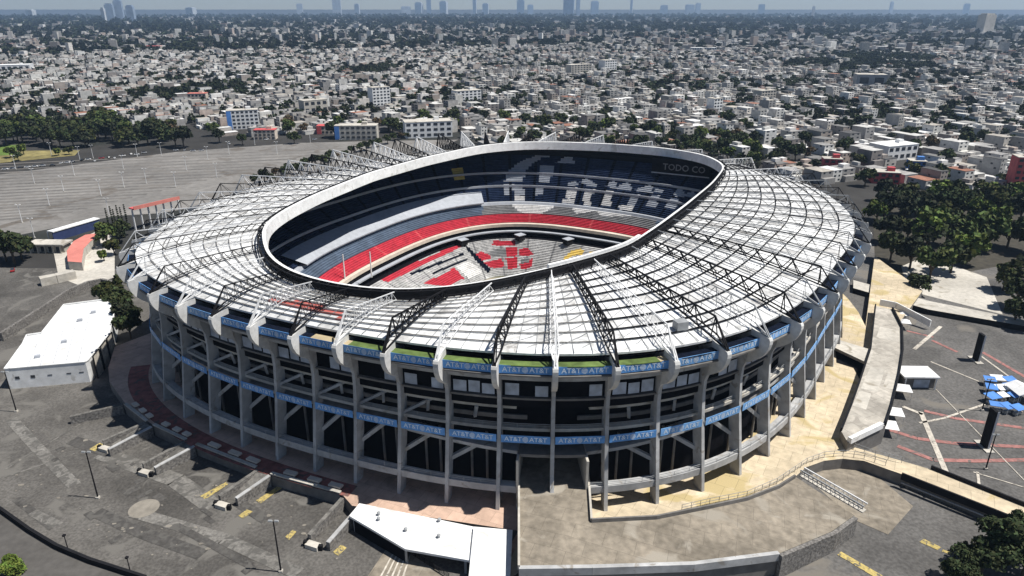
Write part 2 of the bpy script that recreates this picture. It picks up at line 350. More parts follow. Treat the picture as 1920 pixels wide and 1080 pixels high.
# floors, ring beams and ramps behind the columns
g0, g1 = 9.36, 10.64
def rbeam(name, m, *a):
    b = MB(); ringbeam(b, *a); return b.build(name, m, ST)
rbeam('ring_beam', M['conc'], -8, g0, -3.4, -1.2, 4.6, 6.5); rbeam('ring_beam', M['conc'], g1, 26, -3.4, -1.2, 4.6, 6.5)
def rz(k): return 18.2-5.0*max(0, 1-abs(k-10)/4.2)
for a, c in ((-8, g0), (g1, 26)): rbeam('ramp_slab', M['conc'], a, c, -8.7, -5.2, lambda k: rz(k)-.9, rz)
b = MB(); ringbeam(b, -8, 26, -6.0, -4.4, 20.4, 21.2); b.build('floor_slab', M['concl'], ST)
for a, c in ((-8, 9.3), (10.7, 26)): rbeam('floor_slab', M['concl'], a, c, -7.3, -6.2, 25.3, 26.4)
for a, c in ((-8, 9.5), (10.5, 26)): rbeam('parapet', M['concd'], a, c, -8.6, -8.2, 21.25, 22.4)
b = MB(); ringbeam(b, -8, 26, -4.6, -2.4, 35.2, 37.6); b.build('ring_beam', M['conc'], ST)
b = MB(); ringbeam(b, -8, 26, -15, -5, 34.3, 34.9); b.build('floor_slab', M['concd'], ST)
b = MB(); ringbeam(b, -8, 26, -8, -4.4, 28.9, 29.4); b.build('floor_slab', M['concd'], ST)  # upper slabs coloured dark to carry the interior shade
for a in ((-8, g0, -9.4, -8.8, 0, 30), (g1, NK-8, -9.4, -8.8, 0, 30), (g0, g1, -26, -25, 6, 22), (g0, g1, -9.4, -8.8, 14.5, 30)): rbeam('shade_wall', M['void'], *a)  # black walls stand in for the deep shade behind the columns
b = MB(); ringbeam(b, 0, NK, -9.3, -9, 38, 43); b.build('light_block_wall', M['void'], ST)  # added dark wall, keeps light from leaking in below the roof
b = MB(); ringbeam(b, -8, 26, -7.6, 0.5, 37.75, 38.1); b.build('walkway', M['concd'], ST)
# glazed gallery: one window per third of a bay
i = 0
for k in range(-3, 21):
    for j, (a, c) in enumerate(((.1, .36), (.4, .62), (.66, .9))):
        if RNG.random() < .12: continue
        h = RNG.uniform(-.4, .3); b = MB()
        P = [ring(k+a, -4.7, 29.9+h*.3), ring(k+c, -4.7, 29.9+h*.3), ring(k+c, -4.7, 32.9+h), ring(k+a, -4.7, 32.9+h)]
        b.quad(*P); b.build('window', M['glass'], ST)
b = MB(); ringbeam(b, -8, 26, -6.0, -5.4, 26.5, 34.3); b.build('gallery_wall', M['void'], ST)  # black backing, interior shade put into its colour
# sloping struts inside the bays
for k in range(-3, 21):
    if k in (9, 10): continue
    b = MB(); s = 1 if k < 10 else -1; kk = k if k < 10 else k+1
    b.bar(ring(kk, -4.5, 10.5), ring(kk+.55*s, -7.5, rz(kk+.55*s)-.9), 1.0)
    b.build('strut', M['conc'], ST)
    b = MB(); b.bar(ring(kk+.45*s, -7.6, 21.4), ring(kk+.52*s, -6.2, 25.3), .7); b.build('post', M['conc'], ST)
    if k < 8: b = MB(); b.bar(ring(k, -4.6, 21.3), ring(k+.6, -7.2, 25.4), .7); b.build('strut', M['conc'], ST)
for kk in (g0, g1):
    b = MB(); p, q = ring(kk, -1, 0), ring(kk, -26, 0); b.wall(p, q, 0, 14.2, 14.2, .6); b.build('gate_wall', M['concl'], ST)
b = MB(); ringbeam(b, g0, g1, -15.1, -3.5, 13.6, 14.4); b.build('gate_lintel', M['concd'], ST)
# inner posts and handrails on the floors
for k in range(-3, 20):
    for f in (.36, .68):
        if 9 <= k+f < 11: continue
        b = MB(); b.tube(ring(k+f, -8.0, 0), ring(k+f, -8.0, 17), .35, .35, 6); b.build('inner_post', M['concd'], ST)
for z, s_ in ((21.2, -4.6), (26.4, -6.4), (6.5, -1.4)):
    for a, c in (((-4, 9.3), (10.7, 21)) if z != 21.2 else ((-4, 21),)):
        b = MB()
        for i in range(int((c-a)*3)):
            p, q = ring(a+i/3, s_, z+1.1), ring(a+(i+1)/3, s_, z+1.1); b.bar(p, q, .1); b.bar(p-Vector((0, 0, .5)), q-Vector((0, 0, .5)), .07); b.bar(p, p-Vector((0, 0, 1.1)), .08)
        b.build('handrail', M['grey'], ST)
# green matting on the roof-edge walkway
b = MB(); ringbeam(b, 6.15, 11.8, -2.2, .2, 40.2, 40.4); b.build('matting', M['green'], ST)
for a in ((11.8, 12.05), (5.3, 6.15)): rbeam('matting', M['sand'], *a, -2.2, .2, 40.2, 40.4)
for a in ((-8, 5.3), (12.05, 26)): rbeam('gutter', M['navyd'], *a, -2.2, .2, 40.1, 40.3)
# banners with lettering
def text_mesh(body, size):
    cu = bpy.data.curves.new('lettering', 'FONT'); cu.body = body; cu.size = size; cu.align_x = 'CENTER'; cu.align_y = 'CENTER'; cu.resolution_u = 2; cu.offset = size*.012
    o = bpy.data.objects.new('lettering', cu); COL.objects.link(o); dg = bpy.context.evaluated_depsgraph_get(); dg.update()
    me = o.evaluated_get(dg).to_mesh(); v = [tuple(x.co) for x in me.vertices]; f = [tuple(p.vertices) for p in me.polygons]
    o.evaluated_get(dg).to_mesh_clear(); bpy.data.objects.remove(o); bpy.data.curves.remove(cu); return v, f
tv, tf = text_mesh('AT&T', 1.75)
def banner_text():
    b = MB()
    for cx in (-3.1, 3.1): b.add([(x+cx, y, 0) for x, y, z in tv], tf)
    for i in range(5):                                    # striped globe emblem
        y0, y1 = -.8+i*.34, -.8+i*.34+.2
        for (p, q) in ((-1, 1),):
            a, c = math.sqrt(max(.0, .82**2-y0*y0)), math.sqrt(max(0., .82**2-y1*y1)); b.quad((-a, y0, 0), (a*.75, y0, 0), (c*.75, y1, 0), (-c, y1, 0))
    return b
bt = banner_text(); bt_me = None
def banner(k, s, z0, z1):
    global bt_me
    e = .045; A, B = ring(k+e, s, z0), ring(k+1-e, s, z0); d = (B-A).normalized(); n = d.cross(Vector((0, 0, 1))); n.normalize(); up = Vector((0, 0, 1))
    b = MB(); b.hexa([A-n*.12, B-n*.12, B, A], [A-n*.12+up*(z1-z0), B-n*.12+up*(z1-z0), B+up*(z1-z0), A+up*(z1-z0)])
    o = b.build('banner', M['blue2'] if (k > 11 or RNG.random() < .2) else M['blue'], ST); c = (A+B)/2+up*(z1-z0)/2+n*.05; sc = (B-A).length/12.2
    mt = Matrix((d*sc, up*sc, n)).transposed().to_4x4(); mt.translation = c
    if bt_me is None: t = bt.build('lettering', M['ltxt'], o); bt_me = t.data
    else: t = link('lettering', bt_me, o)
    t.matrix_world = mt
for k in range(-4, 21):
    banner(k, .3, 38.35, 40.4)
    banner(k, -2.5, 18.1, 20.15)
# roof sheets in ten overlapping rings
NR = 10; KS = 6; TONE = np.random.default_rng(4).choice([0, 2, 3], (10, NK*3), p=[.74, .2, .06])
RED = [(512, 556), (648, 583), (648, 598), (512, 571)]
b = MB()
for j in range(NR):
    t0, t1 = j/NR, (j+1)/NR
    for i in range(NK*KS):
        ka, kb = i/KS, (i+1)/KS
        a, c, d, e = roofP(ka, t0, .22 if j else 0), roofP(kb, t0, .22 if j else 0), roofP(kb, t1), roofP(ka, t1)
        m = 1 if inpoly(PJ([(a+d)/2]), RED)[0] else TONE[j, i//2]
        b.quad(a, c, d, e, m)
        if j: b.quad(roofP(ka, t0), roofP(kb, t0), c, a, m)
b.build('roof_sheet', [M['roof'], M['roofred'], M['roof2'], M['roof3']], ST)
for nm, ka, kb, wd, m in (('purlins', 11.0, 33.0, .3, 'black'), ('purlins', 33.0, NK+11.0, .17, 'concd')):  # right-hand purlins black, their shaded side put into the colour
    b = MB()
    for j in range(1, NR):
        t = j/NR
        for i in range(int((kb-ka)*3)): b.bar(roofP(ka+i/3, t-.004, .45), roofP(ka+(i+1)/3, t-.004, .45), wd)
    b.build(nm, M[m], ST)
b = MB()
for i in range(NK*3):
    if i % 3 == 0: continue
    for j in range(NR): b.bar(roofP(i/3, j/NR, .3), roofP(i/3, (j+1)/NR, .1), .13)
b.build('sheet_seams', M['grey'], ST)
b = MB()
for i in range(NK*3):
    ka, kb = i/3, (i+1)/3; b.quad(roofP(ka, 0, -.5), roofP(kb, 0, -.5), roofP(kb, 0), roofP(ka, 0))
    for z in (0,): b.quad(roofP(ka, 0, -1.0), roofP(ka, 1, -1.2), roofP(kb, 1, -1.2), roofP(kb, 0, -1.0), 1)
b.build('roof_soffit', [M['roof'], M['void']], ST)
# rim of the opening: pale fascia inside, dark lattice outside
b = MB(); NT = 224
for i in range(NT):
    a, c = 2*math.pi*i/NT, 2*math.pi*(i+1)/NT
    I0, I1, I2 = [(rimth(x, 46.5, .1), rimth(x, 50.4, .5), rimth(x, 50.5, 1.5)) for x in (a, c)], None, None
    (p0, p1, p2), (q0, q1, q2) = I0
    b.quad(q0, p0, p1, q1, 0); b.quad(q1, p1, p2, q2, 0)
    b.quad(p2, rimth(a, 46.5, 1.5), rimth(c, 46.5, 1.5), q2, 1)
b.build('rim_fascia', [M['white'], M['black']], ST)
b = MB(); prv = None
for i in range(NT):
    a = 2*math.pi*i/NT; c = 2*math.pi*(i+1)/NT; o1, o2 = (2.9, 2.9)
    b.bar(rimth(a, 50.2, o1), rimth(c, 50.2, o1), .4); b.bar(rimth(a, 47.2, o1), rimth(c, 47.2, o1), .35); b.bar(rimth(a, 48.6, o1), rimth(c, 48.6, o1), .3)
    b.bar(rimth(a, 47.4, o1), rimth(c, 50.2, o1) if i % 2 else rimth(a, 50.2, o1), .22); b.bar(rimth(a, 50.2, o1), rimth(a, 50.2, 1.5), .22)
b.build('rim_lattice', M['black'], ST)
b = MB(); k0, k1 = 9.9, 14.8
for i in range(30): b.bar(rim(k0+(k1-k0)*i/30, 50.9, .9), rim(k0+(k1-k0)*(i+1)/30, 50.9, .9), .9)
b.build('rim_tube', M['white'], ST)
b = MB()
for kk in np.arange(9.0, 14.2, .5):
    for t0 in np.arange(.05, .9, .1): b.bar(roofP(kk, t0, .3), roofP(kk+.5, t0+.1, .3), .09)
b.build('roof_bracing', M['grey'], ST)
# radial roof trusses, alternately black and white; right-hand white ones painted grey for shade
for k in range(NK):
    b = MB(); NPn = 9
    rk_ = ring(k, 0, 0); far_ = max(0, min(1, (rk_.y-95)/30), min(.85, (rk_.y-15)/60) if rk_.x < 0 else 0); fw_ = 1+.6*far_+(.5 if k % 2 and 6 < k < 18 else 0); top0, top1 = ring(k, -2.8, 47.9+4.2*far_), rim(k, 50.3, 3.0)
    tgt = fframe(k)[2]
    bl = []
    for sgn in (-1, 1):
        A = ring(k, -2.6, 42.7, sgn*.95); Bq = rim(k, 47.9, 3.0)+tgt*sgn*.5
        bl.append([A.lerp(Bq, i/NPn)+Vector((0, 0, 1.1*math.sin(math.pi*i/NPn)+.35)) for i in range(NPn+1)])
    tp = [top0.lerp(top1, (i+.5)/(NPn)) for i in range(NPn)]; tp[0] = top0
    b.bar(top0, top1, .24*fw_)
    for c in bl:
        for i in range(NPn): b.bar(c[i], c[i+1], .19*fw_); b.bar(c[i], tp[i], .1*fw_*fw_); b.bar(tp[i], c[i+1], .1*fw_*fw_)
    for i in range(0, NPn+1): b.bar(bl[0][i], bl[1][i], .1)
    for sgn in (-1, 1): b.bar(ring(k, 2.6, 41.2, sgn*.3), top0, .26)
    for c in bl: b.bar(ring(k, 2.6, 41.2), c[0], .3)
    b.build('roof_truss', M['black'] if k % 2 else (M['grey'] if 12 < k < 28 else M['steel']), ST)
p = roofP(12.55, .12, .3); b = MB(); b.box(p.x, p.y, p.z, p.z+2.2, 1.5, 1.2, R(20)); b.build('roof_unit', M['grey'], ST)
# ------------------------------------------------------------------ the bowl
AX = R(64); UA = Vector((math.cos(AX), math.sin(AX), 0)); VB = Vector((-math.sin(AX), math.cos(AX), 0)); BC = UA*10+VB*1
def sup(psi, Lu, Lv, n):
    c, s = abs(math.cos(psi)), abs(math.sin(psi)); return ((c/Lu)**n+(s/Lv)**n)**(-1/n)
def bowl(psi, spec, z):
    d = UA*math.cos(psi)+VB*math.sin(psi)
    if spec[0] == 'ring':
        rr = 115.0
        for _ in range(4):
            p = BC+d*rr; rr += float(orad(math.atan2(p.y-C0[1], p.x-C0[0])))+spec[1]-math.hypot(p.x-C0[0], p.y-C0[1])
        r = rr
    else: r = sup(psi, *spec)
    p = BC+d*r; p.z = z; return p
NPSI = 448
PS = [2*math.pi*i/NPSI for i in range(NPSI+1)]
def tier(name, sA, zA, sB, zB, rows, base, paint=(), aisle=None, aw=8):
    "stepped rows between two plan curves; paint = [(polygon in photo coordinates, material)] of differently coloured seats"
    A = np.array([bowl(p, sA, zA) for p in PS]); B = np.array([bowl(p, sB, zB) for p in PS]); mats = [base]+([aisle] if aisle else [])
    V = []; F = []; MI = []; dz = (zB-zA)/rows
    for r in range(rows):
        f0, f1 = r/rows, (r+1)/rows
        lo = A+(B-A)*f0; hi = A+(B-A)*f1
        t0 = lo.copy(); t0[:, 2] = zA+dz*(r+1); t1 = hi.copy(); t1[:, 2] = zA+dz*(r+1); b0 = lo.copy(); b0[:, 2] = zA+dz*r
        n = len(V); V += [tuple(x) for x in np.concatenate([b0, t0, t1])]; m = NPSI+1
        for i in range(NPSI):
            F += [(n+i+1, n+i, n+m+i, n+m+i+1), (n+m+i+1, n+m+i, n+2*m+i, n+2*m+i+1)]
            a = 1 if (aisle and i % aw == 0) else 0; MI += [a, a]
    Vn = np.array(V); C = Vn[np.array(F)].mean(1); q = PJ(C); MI = np.array(MI)
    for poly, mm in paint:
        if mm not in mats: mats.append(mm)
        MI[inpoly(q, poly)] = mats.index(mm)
    me = bpy.data.meshes.new(name); me.from_pydata(V, [], F)
    for mm in mats: me.materials.append(mm)
    me.polygons.foreach_set('material_index', MI.tolist()); me.update(); return link(name, me, ST)
def c2(p): return crop(860, 270, 7.2, p)
def c1(p): return crop(1040, 270, 6, p)
def c3(p): return crop(780, 400, 5.647, p)
W = M['wseat']; LG = M['lgrey']
UP = [(c2(p), LG) for p in ([(620, 510), (640, 440), (700, 340), (800, 250), (960, 190), (1080, 140), (1240, 135), (1240, 165), (1120, 190), (1000, 260), (920, 340), (860, 510)],
     [(1080, 520), (1110, 290), (1300, 285), (1260, 400), (1240, 520)], [(1290, 260), (1420, 190), (1520, 140), (1560, 260)],
     [(600, 540), (690, 540), (690, 690), (620, 690)], [(730, 540), (860, 560), (910, 690), (740, 700)], [(1060, 560), (1150, 560), (1130, 690), (1020, 690)])]
UP += [(c2(p), W) for p in ([(750, 700), (890, 700), (890, 790), (750, 790)], [(1490, 590), (1600, 590), (1540, 730), (1440, 730)], [(1400, 740), (1540, 740), (1530, 810), (1400, 810)])]
UP += [(c1(p), LG) for p in ([(160, 430), (250, 410), (260, 470), (160, 470)], [(280, 430), (350, 380), (480, 460), (470, 490), (380, 480)], [(570, 480), (660, 400), (690, 420), (680, 500)],
     [(690, 490), (820, 420), (880, 500), (860, 530), (700, 510)], [(900, 510), (1100, 450), (1100, 550), (920, 535)], [(1120, 490), (1240, 530), (1200, 560), (1120, 550)], [(1340, 590), (1410, 470), (1480, 560), (1610, 500), (1560, 600)],
     [(870, 560), (960, 570), (890, 740), (820, 700)], [(1080, 570), (1190, 580), (1130, 720), (1030, 700)], [(1300, 600), (1410, 620), (1340, 740), (1240, 720)])]
UP += [(c1(p), W) for p in ([(150, 490), (255, 490), (220, 610), (115, 610)], [(350, 510), (450, 510), (400, 650), (310, 640)], [(570, 520), (670, 530), (620, 700), (520, 680)],
     [(100, 620), (230, 620), (210, 680), (100, 680)], [(330, 640), (420, 650), (390, 710), (330, 700)], [(520, 650), (640, 660), (620, 710), (520, 700)], [(720, 690), (900, 690), (880, 750), (720, 740)])]
UP += [([(848, 316), (868, 314), (872, 336), (852, 338)], M['yel'])]
MID = [(c2([(700, 815), (1300, 815), (1280, 870), (1100, 945), (900, 945), (800, 900)]), W), (c1([(0, 670), (1000, 770), (960, 810), (520, 815), (480, 755), (230, 785), (200, 715), (0, 690)]), W)]
LOW = [(c3(p), M['red']) for p in ([(620, 430), (700, 405), (790, 450), (800, 480), (700, 500)], [(720, 520), (900, 480), (950, 565), (790, 580)], [(950, 365), (1080, 355), (1080, 450), (960, 460)], [(1100, 380), (1180, 365), (1240, 430), (1200, 450), (1100, 450)], [(950, 475), (1080, 465), (1075, 580), (980, 590)], [(1090, 540), (1240, 470), (1230, 560), (1120, 600)], [(80, 745), (410, 575), (510, 690), (330, 775)], [(-400, 690), (440, 325), (490, 350), (-300, 730)], [(810, 290), (1060, 290), (1040, 340), (810, 340)])]
LOW += [(c3([(420, 560), (560, 500), (710, 620), (560, 690)]), M['wseat'])]
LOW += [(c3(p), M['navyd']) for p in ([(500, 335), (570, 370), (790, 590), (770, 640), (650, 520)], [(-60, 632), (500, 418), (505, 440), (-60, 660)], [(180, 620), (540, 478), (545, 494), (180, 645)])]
LOW += [(c3(p), M['mgrey']) for p in ([(760, 420), (860, 375), (950, 370), (950, 455), (800, 460)], [(1100, 480), (1210, 470), (1200, 520), (1110, 530)])]
LOW += [(c3(p), M['yel']) for p in ([(1560, 470), (1640, 400), (1740, 370), (1790, 400), (1760, 440), (1650, 450), (1600, 500), (1590, 560), (1550, 570)], [(1820, 420), (1870, 400), (1900, 440), (1870, 470), (1830, 460)])]
LOW += [(c3([(1650, 480), (1800, 430), (1820, 470), (1700, 510)]), M['redp'])]
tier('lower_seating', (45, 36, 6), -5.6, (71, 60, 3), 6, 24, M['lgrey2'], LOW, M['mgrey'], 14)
def band(name, specs, m):
    b = MB()
    for (s0, z0), (s1, z1) in zip(specs, specs[1:]):
        for i in range(NPSI): b.quad(bowl(PS[i+1], s0, z0), bowl(PS[i], s0, z0), bowl(PS[i], s1, z1), bowl(PS[i+1], s1, z1))
    return b.build(name, m, ST)
band('field_wall', [((45, 36, 6), -6.6), ((45, 36, 6), -5.6)], M['cream'])
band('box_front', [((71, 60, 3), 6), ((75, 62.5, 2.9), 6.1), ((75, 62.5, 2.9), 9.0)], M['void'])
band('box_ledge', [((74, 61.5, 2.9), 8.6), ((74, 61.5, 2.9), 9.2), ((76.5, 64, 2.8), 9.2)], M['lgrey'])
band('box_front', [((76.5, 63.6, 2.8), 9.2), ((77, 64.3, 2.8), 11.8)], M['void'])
band('ledge', [((76.5, 63.6, 2.75), 11.0), ((76.5, 63.6, 2.75), 12.5), ((79, 65.5, 2.7), 12.5)], M['cream'])
tier('red_seating', (79, 65.5, 2.7), 12.6, (84.5, 72, 2.6), 15.5, 6, M['red'], (), M['redp'], 28)
tier('middle_seating', (84.5, 72, 2.6), 15.7, (90, 77.5, 2.6), 19, 6, M['bgrey'], MID+[([(880, 385), (1230, 395), (1230, 440), (880, 410)], M['mgrey'])][::-1] if False else [([(905, 380), (1230, 395), (1230, 445), (905, 410)], M['mgrey'])]+MID, None)
band('walkway', [((90, 77.5, 2.6), 19), ((90.5, 78, 2.6), 20.2), ((92, 79.5, 2.6), 20.2)], M['lgrey'])
tier('upper_seating', (92, 79.5, 2.6), 20.2, ('ring', -9.5), 40.5, 28, M['navy'], UP, M['navyd'], 9)
# concourse parapets across the upper tier
def upm(f, dz=0):
    return lambda psi: bowl(psi, (92, 79.5, 2.6), 20.2).lerp(bowl(psi, ('ring', -9.5), 40.5), f)+Vector((0, 0, dz))
for f in (.28, .56):
    b = MB(); fn = upm(f, 1.0)
    for i in range(NPSI):
        p, q = fn(PS[i]), fn(PS[i+1]); b.bar(p, q, .5, h=1.1)
    b.build('parapet', M['lgrey'], ST)
# pale roof over the press seats on the long side
b = MB(); 
def psi_at(x, y, z):
    p = G(x, y, z)-BC; return math.atan2(p.dot(VB), p.dot(UA))
pa, pb = psi_at(905, 375, 21.5), psi_at(520, 495, 21.5)
if pb < pa: pb += 2*math.pi
n = 60
for i in range(n):
    a, c = pa+(pb-pa)*i/n, pa+(pb-pa)*(i+1)/n
    P = [bowl(a, (88.5, 76, 2.6), 21.0), bowl(c, (88.5, 76, 2.6), 21.0), bowl(c, (97.5, 85, 2.6), 25.0), bowl(a, (97.5, 85, 2.6), 25.0)]
    b.quad(*P[::-1]); d = Vector((0, 0, .5)); b.quad(P[0]-d, P[1]-d, P[1], P[0])
b.build('press_roof', M['lgrey'], ST)
for x0, y0, y1 in ((553, 450, 505), (592, 460, 510), (647, 465, 525), (697, 470, 520)):
    b = MB(); p = G(x0, y1, 12); b.tube(p, p+Vector((0, 0, 11)), .3, .25, 6); b.build('mast', M['steel'], ST)
for x, y in ((975, 449), (1065, 457), (868, 458)):
    p = G(x, y, 6.2); b = MB(); b.box(p.x, p.y, 6.0, 8.6, 1.9, 1.6, R(40)); c = b.build('camera_cabin', M['black'], ST); b = MB(); b.box(p.x, p.y, 8.6, 8.9, 2.3, 2.0, R(40)); b.build('cabin_roof', M['lgrey'], c)
b = MB(); b.add([bowl(p, (45, 36, 6), -6.6)[:] for p in PS[:-1]], [tuple(range(NPSI))]); b.build('field_apron', M['sand'], ST)
b = MB(); b.quad(*[(BC+UA*u+VB*v+Vector((0, 0, -6.5)))[:] for u, v in ((-43, -33), (43, -33), (43, 33), (-43, 33))]); b.build('pitch', M['pitch'], ST)
# dark control room wall with faint lettering under the roof at the far end
p, q = G(1222, 322, 38), G(1330, 333, 38); d = (q-p).normalized(); nrm = d.cross(Vector((0, 0, 1)))
b = MB(); b.hexa([p-nrm*-.4, q-nrm*-.4, q, p], [p-nrm*-.4+Vector((0, 0, 7)), q-nrm*-.4+Vector((0, 0, 7)), q+Vector((0, 0, 7)), p+Vector((0, 0, 7))]); cr = b.build('control_room', M['void'], ST)
v, f = text_mesh('TODO CO', 4.4); b = MB(); b.add(v, f); t = b.build('lettering', M['mgrey'], cr)
mt = Matrix((d, Vector((0, 0, 1)), nrm)).transposed().to_4x4(); mt.translation = p.lerp(q, .56)+Vector((0, 0, 3.2))+nrm*.5; t.matrix_world = mt
b = MB(); b.bar(p+nrm*.5, q+nrm*.5, .5); b.build('control_room_sill', M['lgrey'], ST)
# ------------------------------------------------------------------ foreground: entrance deck, canopies, walls
def gp(x, y, z): p = G(x, y, z); return (p.x, p.y)
def dz(x): return 6.0 if x < 1110 else 6.0-4.4*min(1, (x-1110)/480)
def dpt(x, y): p = G(x, y, dz(x)); return p
DK = [dpt(*q) for q in ((973, 860), (1100, 860), (1105, 920), (1109, 978), (1230, 972), (1330, 952), (1400, 937), (1460, 914), (1492, 894), (1602, 966), (1560, 996), (1460, 1038), (1300, 1058), (1110, 1064), (973, 1066))]
in0, in1 = ring(10.64, -25, 6), ring(9.36, -25, 6)
def solid(name, P, zb, mt, ms, kind=None, parent=None):
    b = MB(); P = [Vector(p) for p in P]
    ar = sum(P[i].x*P[(i+1) % len(P)].y-P[(i+1) % len(P)].x*P[i].y for i in range(len(P)))
    if ar < 0: P = P[::-1]
    b.hexa([(p.x, p.y, zb) for p in P], P, 0, 1); o = b.build(name, [ms, mt], parent)
    if kind: o['kind'] = kind
    return o
hull = DK[4:]+[DK[0]]
solid('ramp_road', [DK[0], DK[3]]+DK[3:], GZ-.5, M['deck'], M['conc'], 'structure') if False else None
b = MB()
top = [in1, DK[0]]+DK[:0:-1][:0]+DK[14:8:-1]+DK[8:3:-1]+[DK[3], DK[1], in0]
P = top
def ear(P):
    from mathutils.geometry import tessellate_polygon
    return tessellate_polygon([[Vector((p.x, p.y, 0)) for p in P]])
def poly_solid(name, P, zb, mt, ms, kind=None, parent=None):
    b = MB(); P = [Vector(p) for p in P]
    if sum(P[i].x*P[(i+1) % len(P)].y-P[(i+1) % len(P)].x*P[i].y for i in range(len(P))) < 0: P = P[::-1]
    n = len(P)
    for f in ear(P):
        q = [P[i] for i in f]
        if (q[1]-q[0]).cross(q[2]-q[0]).z < 0: q = q[::-1]
        b.add(q, [(0, 1, 2)], 1)
    for i in range(n):
        a, c = P[i], P[(i+1) % n]; b.quad((a.x, a.y, zb), (c.x, c.y, zb), c, a, 0)
    o = b.build(name, [ms, mt], parent)
    if kind: o['kind'] = kind
    return o
poly_solid('ramp_road', P, GZ-.5, M['deck'], M['concd'], 'structure')
def parapet(name, pts, h, t, m, base=.0, label=None, cat='wall', group=None, sub=None):
    b = MB()
    for a, c in zip(pts, pts[1:]):
        a, c = Vector(a), Vector(c); d = c-a; n = Vector((-d.y, d.x, 0)); n.normalize(); n *= t/2; up = Vector((0, 0, h)); dn = Vector((0, 0, base))
        b.hexa([a-n-dn, c-n-dn, c+n-dn, a+n-dn], [a-n+up, c-n+up, c+n+up, a+n+up])
    o = b.build(name, m)
    if label: tag(o, label, cat, group)
    return o
parapet('parapet', [dpt(973, 866), dpt(973, 1066)], .9, .5, M['concl'], .3, 'low pale concrete parapet along the left edge of the entrance deck')
parapet('parapet', [dpt(1100, 862), dpt(1105, 920), dpt(1109, 978)], .9, .5, M['concl'], .3, 'low pale concrete parapet along the right edge of the deck at the gate')
parapet('parapet', [dpt(*q) for q in ((1109, 979), (1230, 973), (1330, 953), (1400, 938), (1460, 915), (1490, 896))], 1.0, .45, M['concd'], .3, 'long curved dark parapet between the beige concourse and the ramp road')
parapet('parapet', [dpt(*q) for q in ((973, 1066), (1110, 1064), (1300, 1058), (1460, 1038))], .35, 1.0, M['conc'], 1.6, 'grey concrete edge beam along the near side of the ramp road')
a, c = dpt(1459, 1039), dpt(1600, 968)
b = MB(); q = [a]+[dpt(1560, 997)]+[c]
for u, v in zip(q, q[1:]): b.wall((u.x+.3, u.y-.6), (v.x+.3, v.y-.6), GZ-.4, u.z+.25, v.z+.25, 1.0)
tag(b.build('stone_wall', M['stone']), 'rough grey stone wall holding up the right end of the ramp road', 'wall')
def fence(name, pts, h, label, m, step=2.2, rails=(1.0, .55), group=None, cat='fence'):
    root = empty(name, pts[0]); tag(root, label, cat, group); off = Vector(pts[0])
    rl = MB(); L = []
    for a, c in zip(pts, pts[1:]):
        a, c = Vector(a), Vector(c); n = max(1, int((c-a).length/step)); L += [a.lerp(c, i/n) for i in range(n)]
    L.append(Vector(pts[-1]))
    L = [p-off for p in L]
    for r in rails:
        rl = MB()
        for a, c in zip(L, L[1:]): rl.bar(a+Vector((0, 0, h*r)), c+Vector((0, 0, h*r)), .09)
        rl.build('rail', m, root)
    for p in L: q = MB(); q.tube(p, p+Vector((0, 0, h)), .07, n=5); q.build('post', m, root)
    return root
fence('railing', [G(*q, .02) for q in ((1278, 958), (1330, 946), (1400, 932), (1456, 908), (1490, 885), (1512, 870), (1545, 858), (1580, 855), (1620, 860), (1660, 873))], 1.9, 'grey post and rail fence curving along the near edge of the beige concourse', M['grey'])
fence('railing', [G(*q, .02) for q in ((1583, 826), (1600, 842), (1640, 856), (1690, 868))], 1.9, 'short grey fence beside the foot of the long concrete ramp', M['grey'])
# truss-like white crossing between the ramp road and the lower yard
r = empty('footbridge', dpt(1500, 893)); tag(r, 'white railed footbridge lying across the end of the ramp road', 'footbridge'); A, Bq = Vector((0, 0, 0)), dpt(1618, 962)-dpt(1500, 893)
n = Vector((-Bq.y, Bq.x, 0)).normalized()
b = MB(); b.hexa([A-n*.2, Bq-n*.2, Bq+n*1.5, A+n*1.5], [A-n*.2+Vector((0, 0, .3)), Bq-n*.2+Vector((0, 0, .3)), Bq+n*1.5+Vector((0, 0, .3)), A+n*1.5+Vector((0, 0, .3))]); b.build('deck', M['concl'], r)
for o in (-.2, 1.5):
    b = MB(); b.bar(A+n*o+Vector((0, 0, 2)), Bq+n*o+Vector((0, 0, 2)), .28); N = 14
    for i in range(N): p, q = A.lerp(Bq, i/N)+n*o, A.lerp(Bq, (i+1)/N)+n*o; b.bar(p, p+Vector((0, 0, 2)), .12); b.bar(p, q+Vector((0, 0, 2)), .1)
    b.build('railing', M['steel'] if o > 0 else M['grey'], r)
sheet('lower_yard', [gp(*q, GZ) for q in ((1500, 885), (1545, 872), (1600, 878), (1650, 898), (1712, 950), (1665, 1003), (1600, 975))], GZ+.14, M['deck'])
# elevated walkway at the right
r = empty('elevated_walkway', G(1690, 890, 0)); o0 = Vector(r.location); tag(r, 'long beige elevated walkway with dark parapets leaving the concourse at the right', 'walkway')
U = [G(*q, .0)-o0 for q in ((1745, 879), (1925, 951))]; Lw = [G(*q, .0)-o0 for q in ((1690, 893), (1925, 986))]
for e, nm in ((U, 0), (Lw, 1)):
    b = MB(); b.wall(e[0], e[1], -.9, 1.1, 1.1, .5); b.build('parapet', M['black'], r)
for i in range(5):
    b = MB(); p = Lw[0].lerp(Lw[1], (i+.5)/5); b.box(p.x, p.y+1.5, GZ, -.5, .5, .5); b.build('pillar', M['concd'], r)
b = MB(); b.bar(Lw[0]+Vector((0, -.5, -1.6)), Lw[1]+Vector((0, -.5, -1.6)), .3); b.build('beam', M['grey'], r)
